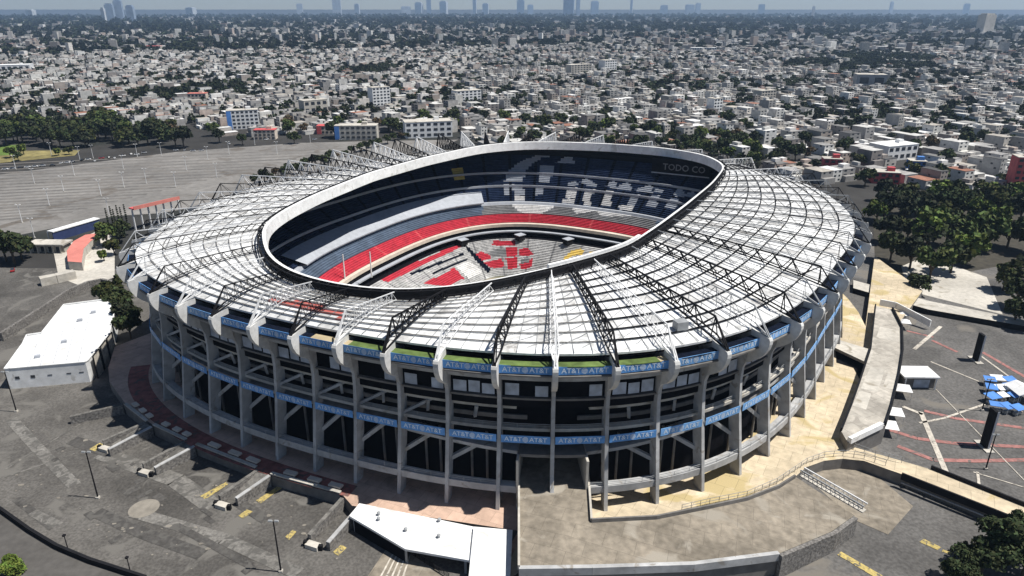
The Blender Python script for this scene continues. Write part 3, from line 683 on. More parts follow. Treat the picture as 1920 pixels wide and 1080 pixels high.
# ------------------------------------------------------------------ left parking bays
def c7(x, y): return (x/3, 720+y/3)
SEG = [((705, 110), (825, 205)), ((865, 225), (1045, 310)), ((1105, 335), (1440, 465)), ((1525, 500), (1915, 608))]
for i, (a, c) in enumerate(SEG):
    p, q = G(*c7(*a), .5), G(*c7(*c), .5)
    r = empty('retaining_wall', p); tag(r, '%s retaining wall closing the parking bays below the stadium, counted from the white building' % ordw(i+1), 'wall', 'retaining walls of the parking bays')
    r['label'] = 'dark concrete retaining wall, %s bay wall counted from the left beside the stadium paving' % ordw(i+1)
    d = q-p; b = MB(); b.wall((0, 0), (d.x, d.y), GZ-.3-.5, -.15, -.15, .6); b.build('wall_face', M['concd'], r)
    b = MB(); b.wall((0, 0), (d.x, d.y), -.15, .12, .12, 1.0); b.build('coping', M['concl'], r)
    nn = Vector((-d.y, d.x, 0)).normalized()*1.6
    for t in (.15, .5, .8): b = MB(); u = Vector((0, 0, 0)); u = d*t+nn; v = d*(t+.17)+nn; b.wall(u, v, .02, .55, .55, 1.5); b.build('bench_block', M['cream'], r)
PR = [((580, 330), (815, 215)), ((612, 378), (852, 238)), ((805, 462), (1035, 322)), ((872, 482), (1092, 347)), ((1235, 642), (1448, 482)), ((1330, 655), (1515, 512)), ((1740, 862), (1925, 640)), ((1845, 905), (2010, 700)), ((395, 195), (690, 112))]
NMS = ['upper left', 'lower left', 'second upper', 'second lower', 'third upper', 'third lower']
LB = ['rough stone divider wall beside the leftmost ramp between the parking bays', 'pale stone divider wall on the near side of the leftmost bay ramp', 'rough stone divider wall on the far side of the second bay ramp', 'pale stone divider wall on the near side of the second bay ramp', 'rough stone divider wall on the far side of the third bay ramp', 'pale stone divider wall on the near side of the third bay ramp', 'tall stone divider wall beside the white canopy, far side of its ramp', 'pale stone divider wall hugging the left end of the white canopy', 'broken rubble divider wall near the white building, with loose stones']
for i, (a, c) in enumerate(PR):
    p, q = G(*c7(*a), -1.6), G(*c7(*c), .1)
    r = empty('divider_wall', (p.x, p.y, 0)); tag(r, LB[i], 'wall', 'divider walls between the parking bays')
    d = q-p; b = MB(); b.wall((0, 0), (d.x, d.y), GZ-.2, -1.0, -.1, 1.0); b.build('wall_face', M['stone'], r)
    b = MB(); n = Vector((-d.y, d.x, 0)).normalized()*.5
    b.hexa([Vector((0, 0, -1.0))-n, Vector((d.x, d.y, -.1))-n, Vector((d.x, d.y, -.1))+n, Vector((0, 0, -1.0))+n], [Vector((0, 0, -.8))-n, Vector((d.x, d.y, .1))-n, Vector((d.x, d.y, .1))+n, Vector((0, 0, -.8))+n]); b.build('coping', M['worn'] if i % 2 == 0 else M['conc'], r)
    if i in (0, 2, 4, 6):
        b = MB(); b.box(1.2, -1.5, GZ, -2.2, 1.7, .9, R(-20)); b.build('end_block', M['concl'], r)
        for e in (-1, 1): b = MB(); b.box(1.2+e*2, -1.5-e*.7, GZ, -1.9, .45, .45); b.build('bollard', M['black'], r)
for i in range(0, 6, 2):            # sloping ramp between each pair
    P = [G(*c7(*PR[i][0]), GZ+.2), G(*c7(*PR[i][1]), .02), G(*c7(*PR[i+1][1]), .02), G(*c7(*PR[i+1][0]), GZ+.2)]
    solid('bay_ramp', P, GZ-.4, M['worn'], M['concd'], 'structure')
def paint(name, polys, m, z=GZ+.16):
    b = MB()
    for P in polys:
        q = [gp(*p, z) for p in P]
        if sum(q[i][0]*q[(i+1) % len(q)][1]-q[(i+1) % len(q)][0]*q[i][1] for i in range(len(q))) < 0: q = q[::-1]
        b.add([(x, y, z) for x, y in q], [tuple(range(len(q)))])
    o = b.build(name, m); o['kind'] = 'structure'; return o
paint('yellow_markings', [[(167, 842), (187, 830), (195, 834), (178, 846)], [(375, 930), (425, 903), (429, 907), (385, 936)], [(447, 967), (463, 955), (474, 959), (456, 972)], [(480, 938), (527, 908), (533, 912), (488, 944)], [(535, 1006), (549, 993), (556, 997), (542, 1012)], [(624, 1035), (640, 1021), (650, 1027), (634, 1042)]], M['yline'])
def disc(x, y, rx, z=GZ+.17, n=26):
    a = G(x-rx, y, z); c = G(x+rx, y, z); r = (c-a).length/2; m = (a+c)/2; return [(m.x+r*math.cos(2*math.pi*i/n), m.y+r*math.sin(2*math.pi*i/n)) for i in range(n)]
sheet('sand_patch', disc(270, 953, 27), GZ+.17, M['patch'])
b = MB()
for _ in range(120):                                  # worn pale spots and litter on the asphalt
    x, y = RNG.uniform(10, 640), RNG.uniform(770, 1078)
    if y < 960+ (x*.42-30) - 0 and y > 760+x*.33+8 and y > 770:
        p = G(x, y, GZ+.15); r = RNG.uniform(.12, .6)*RNG.uniform(.3, 1.0); an = RNG.uniform(0, 6.3)
        k = [1+RNG.uniform(-.4, .4) for _ in range(7)]
        b.add([(p.x+r*k[i]*math.cos(2*math.pi*i/7)*1.5, p.y+r*k[i]*math.sin(2*math.pi*i/7), p.z) for i in range(7)], [tuple(range(7))])
tag(b.build('asphalt_spots', M['patch']), kind='stuff')
stripes0 = []
def strip(pts, wd, z):
    out = []
    for a, c in zip(pts, pts[1:]):
        A, Bq = G(*a, z), G(*c, z); n = Vector((-(Bq-A).y, (Bq-A).x, 0)).normalized()*wd/2; out.append([A-n, Bq-n, Bq+n, A+n])
    return out
for nm, m, zz, L in (('pale_worn_strips', 'worn', GZ+.13, [([(20, 785), (75, 845), (140, 910)], 3.2), ([(10, 880), (150, 795)], .5), ([(8, 895), (140, 850)], .5), ([(190, 850), (330, 900), (400, 950)], 5), ([(250, 960), (420, 1010), (560, 1075)], 3.5), ([(60, 960), (110, 985)], 2.4)]),
                     ('dark_oil_strips', 'oil', GZ+.135, [([(180, 960), (270, 1000), (380, 1040)], 3.4), ([(30, 935), (100, 990)], 2.0), ([(135, 825), (210, 850)], 4.0), ([(330, 985), (470, 1060)], 2.0), ([(420, 925), (500, 975)], 3.0)])):
    b = MB()
    for pts, wd in L:
        for q in strip(pts, wd, zz): b.quad(*[p[:] for p in q])
        zz += .002
    b.build(nm, M[m])['kind'] = 'structure'
b = MB(); rgp = np.random.default_rng(8)
for _ in range(26):
    x, y = rgp.uniform(20, 640), rgp.uniform(790, 1070)
    if y > 775+x*.36 and y < 945+x*.42:
        p = G(x, y, GZ+.145); a = R(-35)+rgp.choice([0, math.pi/2]); u = Vector((math.cos(a), math.sin(a), 0))*rgp.uniform(.8, 2.6); v = Vector((-math.sin(a), math.cos(a), 0))*rgp.uniform(.5, 1.4); b.quad((p-u-v)[:], (p+u-v)[:], (p+u+v)[:], (p-u+v)[:])
b.build('repair_patches', M['oil'])['kind'] = 'structure'
b = MB()
for i in range(40):                                   # faded tyre bands and rows of bay lines on the far car park
    t = i/40; y0 = 300+t*110; x0, x1 = max(-10, -10), 640-t*560+0
    A, Bq = G(x0, y0+8, GZ+.19), G(x1, y0-22*(1-t), GZ+.19)
    if i % 2 == 0:
        n = Vector((-(Bq-A).y, (Bq-A).x, 0)).normalized()*rgp.uniform(.8, 2.2); b.quad((A-n)[:], (Bq-n)[:], (Bq+n)[:], (A+n)[:])
b.build('tyre_bands', M['oilfar'])['kind'] = 'structure'
FP = [G(*q, GZ) for q in ((-60, 925), (5, 962), (58, 1000), (108, 1030), (170, 1056), (275, 1090))]
parapet('boundary_wall', FP, 1.5, .7, M['black'], .3, 'long low black wall curving between the parking area and the outer road', 'wall')
def street_lamp(name, p, h, label, group, arm=1.6, m='black', rz=0):
    r = empty(name, p, rz); tag(r, label, 'lamp post', group)
    b = MB(); b.tube((0, 0, 0), (0, 0, h), .2, .13, 6); b.build('pole', M[m], r)
    for s in (-1, 1):
        b = MB(); b.bar((0, 0, h-.1), (s*arm, 0, h+.15), .1); b.build('arm', M[m], r)
        b = MB(); b.hexa([(s*arm-.5, -.22, h+.08), (s*arm+.5, -.22, h+.08), (s*arm+.5, .22, h+.08), (s*arm-.5, .22, h+.08)], [(s*arm-.4, -.15, h+.4), (s*arm+.4, -.15, h+.4), (s*arm+.4, .15, h+.4), (s*arm-.4, .15, h+.4)]); b.build('lamp_head', M['grey'] if m == 'black' else M[m], r)
    b = MB(); b.box(0, 0, -.1, .5, .4, .4); b.build('base', M['concl'], r); return r
for (x, y, l) in ((184, 934, 'tall black lamp post standing alone in the left parking area'), (527, 1072, 'tall black lamp post nearest the bottom edge of the parking area'), (31, 772, 'tall black lamp post in front of the white building')):
    street_lamp('lamp_post', G(x, y, GZ+.1), 14, l, 'black lamp posts of the left parking area', .7)
for i, (x, y) in enumerate(((127, 1028), (244, 1070))):
    r = empty('bollard_light', G(x, y, GZ+.1)); tag(r, ('small black post on the wall side of the parking area, the %s one' % ('left' if i == 0 else 'right')), 'post', 'small posts by the boundary wall'); b = MB(); b.tube((0, 0, 0), (0, 0, 3.6), .12, .1, 6); b.build('pole', M['black'], r); b = MB(); b.box(0, 0, 3.6, 4.0, .3, .3); b.build('lamp_head', M['black'], r)
# white canopy and white block beside the entrance deck
def lastc(x, y): return (640+x/5.3333, 900+y/5.3333)
r = empty('canopy', G(780, 990, .9)); tag(r, 'long flat white canopy roof with small vents below the stadium columns', 'canopy'); o0 = Vector(r.location)
P = [G(*lastc(*q), .9)-o0 for q in ((180, 232), (1330, 468), (1290, 805), (640, 690), (80, 358))]
poly = MB(); poly.prism([(p.x, p.y) for p in P], -.6, 0); poly.build('roof_slab', M['white'], r)
for q in ((375, 350), (375, 402), (645, 510), (980, 415), (975, 575)):
    p = G(*lastc(*q), .9)-o0; b = MB(); b.tube(p, p+Vector((0, 0, .7)), .32, .32, 8); b.tube(p+Vector((0, 0, .7)), p+Vector((0, 0, .95)), .5, .3, 8); b.build('vent', M['grey'], r)
c0 = sum(P, Vector())/len(P)
for p in P:
    q = p.lerp(c0, .08); b = MB(); b.box(q.x, q.y, GZ-o0.z, -.6, .25, .25); b.build('pillar', M['grey'], r)
b = MB(); e = [P[4], P[3]]; b.wall(e[0].lerp(c0, .05), e[1].lerp(c0, .05), GZ-o0.z, -.7, -.7, .2); b.build('back_wall', M['void'], r)
r = empty('ticket_building', G(925, 1040, 1.7)); tag(r, 'bright white flat-roofed block between the canopy and the entrance deck', 'building'); o0 = Vector(r.location)
P = [G(*q, 1.7)-o0 for q in ((889, 988), (960, 994), (955, 1090), (879, 1090))]
b = MB(); b.prism([(p.x, p.y) for p in P], GZ-.3-o0.z, -.3); b.build('wall', M['white'], r)
b = MB(); c0 = sum(P, Vector())/4; b.prism([(c0.x+(p.x-c0.x)*1.03, c0.y+(p.y-c0.y)*1.015) for p in P], -.3, 0); b.build('roof', M['white'], r)
b = MB(); b.wall((P[1].x+.03, P[1].y-2), (P[1].x-.05, P[1].y-3.4), GZ-o0.z, -2.4, -2.4, .1); b.build('door', M['bluec'], r)
STP = [gp(*q, GZ) for q in ((730, 1022), (775, 1036), (850, 1095), (680, 1095))]
sheet('striped_ramp', STP, GZ+.18, M['deck'])
paint('pale_stripes', [[(734+i*7, 1026+i*2), (736+i*7, 1026.7+i*2), (700+i*11, 1090), (696+i*11, 1090)] for i in range(1, 6)], M['wline'], GZ+.2)
fence('railing', [G(*q, GZ+.1) for q in ((656, 970), (720, 1012), (770, 1040), (842, 1085))], 1.5, 'black railing running down beside the striped ramp under the white canopy', M['black'], 1.5, (1.0, .75, .5, .25))
# ------------------------------------------------------------------ white L-shaped building at the left
H = 4.2
r = empty('white_building', G(100, 700, GZ)); tag(r, 'large white L-shaped flat-roofed building left of the stadium', 'building'); o0 = Vector(r.location)
TOP = [(221, 558), (205, 625), (165, 676), (160, 679), (8, 692), (42, 645), (50, 628), (78, 624), (120, 571)]
P = [G(*q, H)-o0 for q in TOP]
P = [Vector((p.x, p.y, 0)) for p in P]
b = MB(); n = len(P)
if sum(P[i].x*P[(i+1) % n].y-P[(i+1) % n].x*P[i].y for i in range(n)) < 0: P = P[::-1]
for i in range(n): b.quad(P[i], P[(i+1) % n], P[(i+1) % n]+Vector((0, 0, H-GZ)), P[i]+Vector((0, 0, H-GZ)))
b.build('wall', M['white'], r)
b = MB()
for f in ear(P):
    q = [P[i]+Vector((0, 0, H-GZ-.5)) for i in f]
    if (q[1]-q[0]).cross(q[2]-q[0]).z < 0: q = q[::-1]
    b.add(q, [(0, 1, 2)])
b.build('roof', M['white'], r)
for i in range(n):
    a, c = P[i], P[(i+1) % n]; b = MB(); b.wall(a, c, H-GZ-.01, H-GZ+.25, H-GZ+.25, .35); b.build('parapet', M['white'], r)
c0 = sum(P, Vector())/len(P)
for t in (.2, .36, .52, .68, .84):
    a, c = G(*(8+(165-8)*.02, 0), H) if False else G(42+t*150, 650-t*80, H)-o0, G(20+t*150, 690-t*14, H)-o0; a.z = c.z = H-GZ-.46; b = MB(); b.bar(a, c, .16); b.build('roof_seam', M['lgrey'], r)
for x, y in ((150, 600), (120, 640), (70, 668), (175, 585)):
    p = G(x, y, H)-o0; b = MB(); b.box(p.x, p.y, H-GZ-.5, H-GZ+.5, .8, .6, .4); b.build('roof_vent', M['lgrey'], r)
for x, y in ((27, 714), (56, 711), (88, 707), (124, 702), (148, 699)):      # windows in the front wall
    a, c = G(8, 692, H)-o0, G(160, 679, H)-o0; t = (x-8)/152; p = a.lerp(c, t); d = (c-a).normalized(); nn = Vector((d.y, -d.x, 0)); p.z = 4.0; hw, hh = (.65, .5) if x < 60 else (.7, .16)
    b = MB(); b.hexa([p-d*hw-nn*.05-Vector((0, 0, hh)), p+d*hw-nn*.05-Vector((0, 0, hh)), p+d*hw+nn*.08-Vector((0, 0, hh)), p-d*hw+nn*.08-Vector((0, 0, hh))], [p-d*hw-nn*.05+Vector((0, 0, hh)), p+d*hw-nn*.05+Vector((0, 0, hh)), p+d*hw+nn*.08+Vector((0, 0, hh)), p-d*hw+nn*.08+Vector((0, 0, hh))]); b.build('window', M['wdark'], r)
a, c = G(165, 676, H)-o0, G(205, 625, H)-o0; a.z = c.z = 0; d = (c-a).normalized(); nn = Vector((d.y, -d.x, 0))
for t in (.18, .5, .82):                                                     # three leaning sign panels along the right wall
    p = a.lerp(c, t)+nn*1.2; L = (c-a).length*.13
    b = MB(); b.hexa([p-d*L, p+d*L, p+d*L+nn*.2, p-d*L+nn*.2], [p-d*L+Vector((0, 0, 8.3)), p+d*L+Vector((0, 0, 8.3)), p+d*L+nn*.2+Vector((0, 0, 8.3)), p-d*L+nn*.2+Vector((0, 0, 8.3))]); f = b.build('sign_panel', M['wline'], r)
    b = MB()
    for e in (-1, 1): b.bar(p+d*L*e+nn*.1, p+d*L*e+nn*.1+Vector((0, 0, 8.5)), .35)
    b.bar(p-d*L+nn*.1+Vector((0, 0, 8.5)), p+d*L+nn*.1+Vector((0, 0, 8.5)), .3); b.build('frame', M['black'], f)
CW = [G(*q, 0) for q in ((0, 625), (40, 600), (90, 568), (130, 542), (165, 528), (190, 523), (212, 528))]
parapet('stone_wall', CW, .2, 1.2, M['stone'], 3.6, 'long curved grey stone wall behind the white building', 'wall')
parapet('concrete_block', [G(75, 526, -1), G(105, 520, -1), G(140, 512, -1)], 1.4, 4, M['concl'], 2.5, 'low pale concrete block in the yard below the coral ramp', 'block')
sheet('coral_ramp', [gp(*q, 1.0) for q in ((127, 490), (125, 470), (138, 452), (160, 440), (183, 437), (186, 443), (170, 452), (157, 466), (153, 492))], 1.0, M['coral'])
b = MB(); b.prism([gp(*q, .95) for q in ((127, 490), (125, 470), (138, 452), (160, 440), (183, 437), (186, 443), (170, 452), (157, 466), (153, 492))], GZ, .95); tag(b.build('ramp_base', M['concl']), kind='structure')
sheet('yard', [gp(*q, GZ) for q in ((100, 470), (190, 430), (215, 450), (215, 520), (160, 540), (110, 520))], GZ+.1, M['concl'])
r = empty('gatehouse', G(97, 470, GZ)); tag(r, 'low pale gatehouse with columns and flat roof at the car park entrance', 'building')
b = MB(); b.box(0, 0, 0, 4.2, 9, 3); b.build('wall', M['concl'], r); b = MB(); b.box(0, -.6, 4.2, 5.0, 10, 4.4); b.build('roof', M['concl'], r)
for i in range(5): b = MB(); b.box(-8+i*4, -4.4, 0, 4.2, .35, .35); b.build('pillar', M['concl'], r)
for i in range(4): b = MB(); b.box(-6+i*4, -3.02, .4, 3.2, 1.3, .06); b.build('window', M['wdark'], r)
r = empty('blue_shelter', G(140, 432, GZ)); tag(r, 'long shelter with a dark blue side and white top by the far car park', 'shelter'); o0 = Vector(r.location)
a, c = G(99, 442, 0)-o0, G(187, 416, 0)-o0; a.z = c.z = 0; d = (c-a).normalized(); nn = Vector((-d.y, d.x, 0))
b = MB(); b.wall(a, c, 0, 5.2, 5.2, .4); b.build('wall', M['navyc'], r)
b = MB(); b.hexa([a-nn*.6, c-nn*.6, c+nn*4, a+nn*4], [p+Vector((0, 0, .5)) for p in (a-nn*.6, c-nn*.6, c+nn*4, a+nn*4)]); o = b.build('roof', M['white'], r); o.location.z = 5.2
for t in (0, .25, .5, .75, 1): b = MB(); p = a.lerp(c, t)+nn*3.7; b.box(p.x, p.y, 0, 5.2, .2, .2); b.build('post', M['steel'], r)
r = empty('red_shelter', G(290, 398, GZ)); tag(r, 'long red-topped shelter on white posts behind the left roof trusses', 'shelter'); o0 = Vector(r.location)
zt = 9.0; a, c = G(247, 393, zt)-o0, G(333, 373, zt)-o0; d = (c-a).normalized(); nn = Vector((-d.y, d.x, 0))
b = MB(); b.hexa([a-nn*2, c-nn*2, c+nn*3, a+nn*3], [p+Vector((0, 0, .7)) for p in (a-nn*2, c-nn*2, c+nn*3, a+nn*3)]); b.build('roof', M['redd'], r)
b = MB(); b.hexa([a-nn*2.3, c-nn*2.3, c-nn*2.05, a-nn*2.05], [p+Vector((0, 0, 2)) for p in (a-nn*2.3, c-nn*2.3, c-nn*2.05, a-nn*2.05)]); b.build('fascia', M['coral'], r)
for i in range(7): b = MB(); p = a.lerp(c, i/6); b.box(p.x, p.y, 0, a.z, .35, .35); b.build('post', M['steel'], r)
# ------------------------------------------------------------------ right side: ramp, kiosk, pylons, stalls, markings
DZ = 3.0
RD = [G(*q, DZ) for q in ((1641, 574), (1673, 580), (1691, 615), (1692, 660), (1686, 700), (1672, 760), (1660, 797), (1590, 830), (1577, 808), (1596, 760), (1612, 715), (1632, 655))]
poly_solid('long_ramp', RD, GZ-.4, M['deck2'], M['concd'], 'structure')
parapet('parapet', RD[1:7], 1.0, .5, M['black'], .3, 'dark parapet along the right side of the long concrete ramp')
parapet('parapet', RD[8:]+[RD[0]], 1.0, .5, M['black'], .3, 'dark parapet along the left side of the long concrete ramp')
b0 = [G(1652, 800, DZ), G(1592, 829, DZ)]
parapet('parapet', b0, 1.4, 1.2, M['white'], .3, 'white end wall closing the foot of the long concrete ramp')
solid('link_bridge', [G(*q, DZ+.01) for q in ((1563, 634), (1638, 657), (1630, 682), (1566, 652))], DZ-1, M['concl'], M['concd'], 'structure')
sheet('underpass_shade', [gp(*q, .01) for q in ((1567, 655), (1628, 685), (1612, 712), (1600, 690), (1568, 680))], .03, M['void'])  # flat black sheet paints the dark space under the bridge
parapet('ramp_wall', [G(1650, 566, 2.5), G(1680, 572, 2.0), G(1745, 606, -.5)], 1.2, .5, M['white'], 1.5, 'white sloping wall running down behind the top of the long ramp')
b = MB(); P = [G(*q, -1) for q in ((1600, 525), (1745, 565), (1925, 600), (1925, 612), (1740, 580), (1600, 540))]
poly_solid('raised_road', P, GZ, M['concl'], M['black'], 'structure')
b = MB()
for Q in ([(1650, 612), (1686, 620), (1687, 642), (1643, 632)], [(1632, 688), (1660, 692), (1645, 735), (1614, 728)], [(1612, 732), (1634, 738), (1624, 768), (1598, 760)], [(1664, 700), (1682, 703), (1674, 730), (1655, 726)]):
    q = [G(*p, DZ+.03) for p in Q]
    if (q[1]-q[0]).cross(q[2]-q[1]).z < 0: q = q[::-1]
    b.add(q, [(0, 1, 2, 3)])
b.build('concrete_slabs', M['concl'])['kind'] = 'structure'
r = empty('kiosk', G(1712, 720, GZ)); tag(r, 'small dark-fronted kiosk with a bright white flat roof beside the long ramp', 'kiosk')
b = MB(); b.box(0, 0, 0, 4.4, 5.2, 3); b.build('wall', M['concd'], r); b = MB(); b.box(0, -.2, 4.4, 4.9, 5.8, 4); b.build('roof', M['white'], r)
b = MB(); b.box(.8, -3.05, .4, 3.4, 2.6, .06); b.build('window', M['glass'], r)
for x in (-5, 5): b = MB(); b.box(x, -3.9, 0, 4.4, .15, .15); b.build('post', M['steel'], r)
CANO = [((1688, 742), 'square white tent canopy beside the kiosk, near the long ramp'), ((1672, 787), 'small white tent canopy midway down the right side of the long ramp'), ((1661, 812), 'small white tent canopy at the foot of the long ramp'), ((1690, 601), 'small white tent canopy highest up beside the long ramp'), ((1694, 616), 'small white tent canopy just below the topmost one beside the long ramp')]
for i, ((x, y), l) in enumerate(CANO):
    r = empty('tent_canopy', G(x, y, GZ), R(-15)); tag(r, l, 'tent', 'small white tent canopies along the ramp'); s = 2.7 if i < 3 else 2.0
    b = MB(); b.hexa([(-s, -s, 3), (s, -s, 3), (s, s, 3), (-s, s, 3)], [(-.3, -.3, 4), (.3, -.3, 4), (.3, .3, 4), (-.3, .3, 4)]); b.build('canvas', M['white'], r)
    for a in (-1, 1):
        for c in (-1, 1): b = MB(); b.tube((a*s*.93, c*s*.93, 0), (a*s*.93, c*s*.93, 3), .06, n=5); b.build('leg', M['steel'], r)
PYL = [((1829, 676), 10.5, 'tall dark billboard pylon with a pale right edge, farther of the two'), ((1845, 838), 12.5, 'tall black billboard pylon near the blue market stalls, nearer of the two')]
for (x, y), h, l in PYL:
    r = empty('billboard_pylon', G(x, y, GZ+.1)); tag(r, l, 'billboard', 'dark billboard pylons in the east car park')
    b = MB(); b.box(0, 0, .3, h, .5, 1.4); b.build('panel', M['black'], r); b = MB(); b.box(.3, -1.46, .3, h, .28, .05); b.build('sunlit_face', M['lgrey'], r); b = MB(); b.box(0, 0, -.1, .3, 1.2, 3.2); b.build('base', M['concl'], r)  # pale strip paints the sunlit front of the dark panel
k = 0
STL = [((1853, 722), 0), ((1868, 720), 1), ((1890, 722), 0), ((1856, 737), 0), ((1877, 738), 1), ((1893, 735), 0), ((1858, 754), 0), ((1878, 752), 1), ((1898, 752), 0), ((1865, 770), 0), ((1886, 773), 0), ((1906, 776), 0)]
for (x, y), wv in STL:
    k += 1; r = empty('market_stall', G(x, y, GZ), R(RNG.uniform(-25, 25))); tag(r, '%s awning market stall, %s in the cluster reading row by row from its far left' % ('white' if wv else 'blue', ordw(k)), 'stall', 'market stalls by the near pylon')
    b = MB(); sx, sy = RNG.uniform(1.4, 2.2), RNG.uniform(1.3, 1.9); b.hexa([(-sx, -sy, 2.2), (sx, -sy, 2.2), (sx, sy, 2.6), (-sx, sy, 2.6)], [(-sx, -sy, 2.32), (sx, -sy, 2.32), (sx, sy, 2.72), (-sx, sy, 2.72)]); b.build('awning', M['white'] if wv else M['bluec'], r)
    b = MB(); b.box(0, -.2, 0, .9, sx*.8, .5); b.build('table', M['wline'], r)
    for a in (-1, 1):
        for c in (-1, 1): b = MB(); b.tube((a*sx*.93, c*sy*.93, 0), (a*sx*.93, c*sy*.93, 2.25), .05, n=5); b.build('leg', M['steel'], r)
r = empty('white_tent', G(1912, 748, GZ)); tag(r, 'large white tent at the right edge beyond the blue market stalls', 'tent')
b = MB(); b.hexa([(-3.5, -4, 3.4), (3.5, -4, 3.4), (3.5, 4, 3.4), (-3.5, 4, 3.4)], [(-.2, -3.9, 4.9), (.2, -3.9, 4.9), (.2, 3.9, 4.9), (-.2, 3.9, 4.9)]); b.build('canvas', M['white'], r)
for a in (-1, 1):
    for c in (-1, 1): b = MB(); b.tube((a*3.3, c*3.8, 0), (a*3.3, c*3.8, 3.4), .08, n=5); b.build('leg', M['steel'], r)
def stripe(pts, wd):
    out = []; z = GZ+.16
    for a, c in zip(pts, pts[1:]):
        A, Bq = G(*a, z), G(*c, z); n = Vector((-(Bq-A).y, (Bq-A).x, 0)).normalized()*wd/2; out.append([A-n, Bq-n, Bq+n, A+n])
    return out
def stripes(name, L, m, z):
    b = MB()
    for pts, wd in L:
        for q in stripe(pts, wd): b.quad(*[(p.x, p.y, z) for p in q])
    b.build(name, m)['kind'] = 'structure'
stripes('red_markings', [([(1668, 806), (1720, 822), (1790, 831), (1925, 838)], 1.6), ([(1683, 836), (1750, 862), (1830, 864), (1925, 862)], 1.6), ([(1733, 770), (1790, 784), (1925, 803)], 1.5), ([(1748, 638), (1795, 660)], 1.4), ([(1842, 660), (1925, 708)], 1.5), ([(1700, 620), (1750, 632)], 1.2)], M['rline'], GZ+.16)
stripes('pale_markings', [([(1726, 772), (1777, 893)], 1.5), ([(1724, 793), (1770, 784), (1846, 758)], .8), ([(1714, 655), (1764, 612)], 1.3), ([(1693, 762), (1730, 777)], 1.3), ([(1745, 678), (1835, 715)], .6), ([(1840, 668), (1925, 730)], .7), ([(1755, 730), (1925, 905)], .3), ([(1833, 885), (1838, 930)], .7), ([(1825, 885), (1925, 915)], .4)], M['wline'], GZ+.19)
paint('yellow_bay_lines', [[(1570, 1040), (1577, 1034), (1660, 1082), (1640, 1082)], [(1724, 1016), (1732, 1010), (1765, 1026), (1758, 1031)], [(1768, 1030), (1785, 1036), (1782, 1039), (1766, 1034)]], M['yline'])
for (x, y, l) in ((1841, 770, 'tall slim black lamp post between the two dark pylons'), (1848, 880, 'tall slim black lamp post below the nearer dark pylon')):
    street_lamp('lamp_post', G(x, y, GZ+.1), 11, l, 'black lamp posts of the east car park', .6)
# far car park lamp posts
LP = [(232, 318), (150, 300), (97, 292), (65, 345), (30, 318), (175, 297), (258, 295), (303, 292), (350, 320), (407, 334), (330, 352), (275, 345), (233, 352), (190, 368), (93, 386), (42, 418), (65, 446), (140, 330), (478, 272), (582, 268), (205, 405), (430, 290), (390, 300), (120, 360), (520, 290)]
LP.sort(key=lambda q: (round(q[1]/22), q[0]))
proto = None
for i, (x, y) in enumerate(LP):
    if proto is None: o = proto = street_lamp('lamp_post', (0, 0, 0), 11, 'x', 'white lamp posts of the far car park', 1.2, 'steel')
    else: o = copy_tree(proto)
    o.location = G(x, y, GZ); tag(o, 'white lamp post in far car park, %s counting rows from back left' % ordw(i+1), 'lamp post')
# ------------------------------------------------------------------ vegetation
def qmesh(name, Q, C, m, parent=None):
    Q = np.asarray(Q, np.float32); n = len(Q); me = bpy.data.meshes.new(name)
    me.vertices.add(4*n); me.vertices.foreach_set('co', Q.reshape(-1)); me.loops.add(4*n); me.loops.foreach_set('vertex_index', np.arange(4*n, dtype=np.int32))
    me.polygons.add(n); me.polygons.foreach_set('loop_start', np.arange(0, 4*n, 4, dtype=np.int32)); me.polygons.foreach_set('loop_total', np.full(n, 4, np.int32))
    at = me.color_attributes.new('Col', 'FLOAT_COLOR', 'POINT'); c = np.ones((n, 4, 4), np.float32); c[:, :, :3] = np.asarray(C, np.float32)[:, None, :]
    at.data.foreach_set('color', c.reshape(-1)); me.materials.append(m); me.update(calc_edges=True); return link(name, me, parent) if name else me
def leaves(n, lobes, size, col, rg):
    "leaf clumps spread through a crown of several lobes (unit crown, base at z=0)"
    L = np.array(lobes); k = rg.integers(0, len(L), n); d = rg.normal(size=(n, 3)); d /= np.linalg.norm(d, axis=1)[:, None]
    d[:, 2] = np.where(d[:, 2] < -.35, -d[:, 2], d[:, 2]); c = L[k, :3]+d*(L[k, 3]*rg.uniform(.55, 1.08, n))[:, None]
    nr = d*.7+rg.normal(size=(n, 3))*.6; nr /= np.linalg.norm(nr, axis=1)[:, None]; a = np.cross(nr, rg.normal(size=(n, 3))); a /= np.linalg.norm(a, axis=1)[:, None]; b = np.cross(nr, a)
    s = (size*rg.uniform(.5, 1.3, n))[:, None]; a, b = a*s, b*s*.75
    tone = rg.uniform(.65, 1.35, len(L))[k]*rg.uniform(.7, 1.3, n); C = np.array(col)[None]*tone[:, None]; C[:, 0] *= rg.uniform(.85, 1.3, n)
    return np.stack([c-a-b, c+a-b, c+a+b, c-a+b], 1), C
def lobeset(n, rg, wide=1.0):
    L = []
    for i in range(n):
        an = 2*math.pi*i/n*1.7+rg.uniform(0, 1); r = rg.uniform(.15, .72)*wide; L.append((r*math.cos(an), r*math.sin(an), rg.uniform(.35, 1.25), rg.uniform(.28, .5)))
    return L
def trunk_mesh(rg, lobes, th):
    b = MB(); b.tube((0, 0, -.05), (0, 0, th+.3), .075, .05, 7)
    for x, y, z, r in lobes[:6]: b.tube((0, 0, th), (x*.75, y*.75, th*.0+z*.9+.25), .04, .015, 5)
    return b
PROT = []
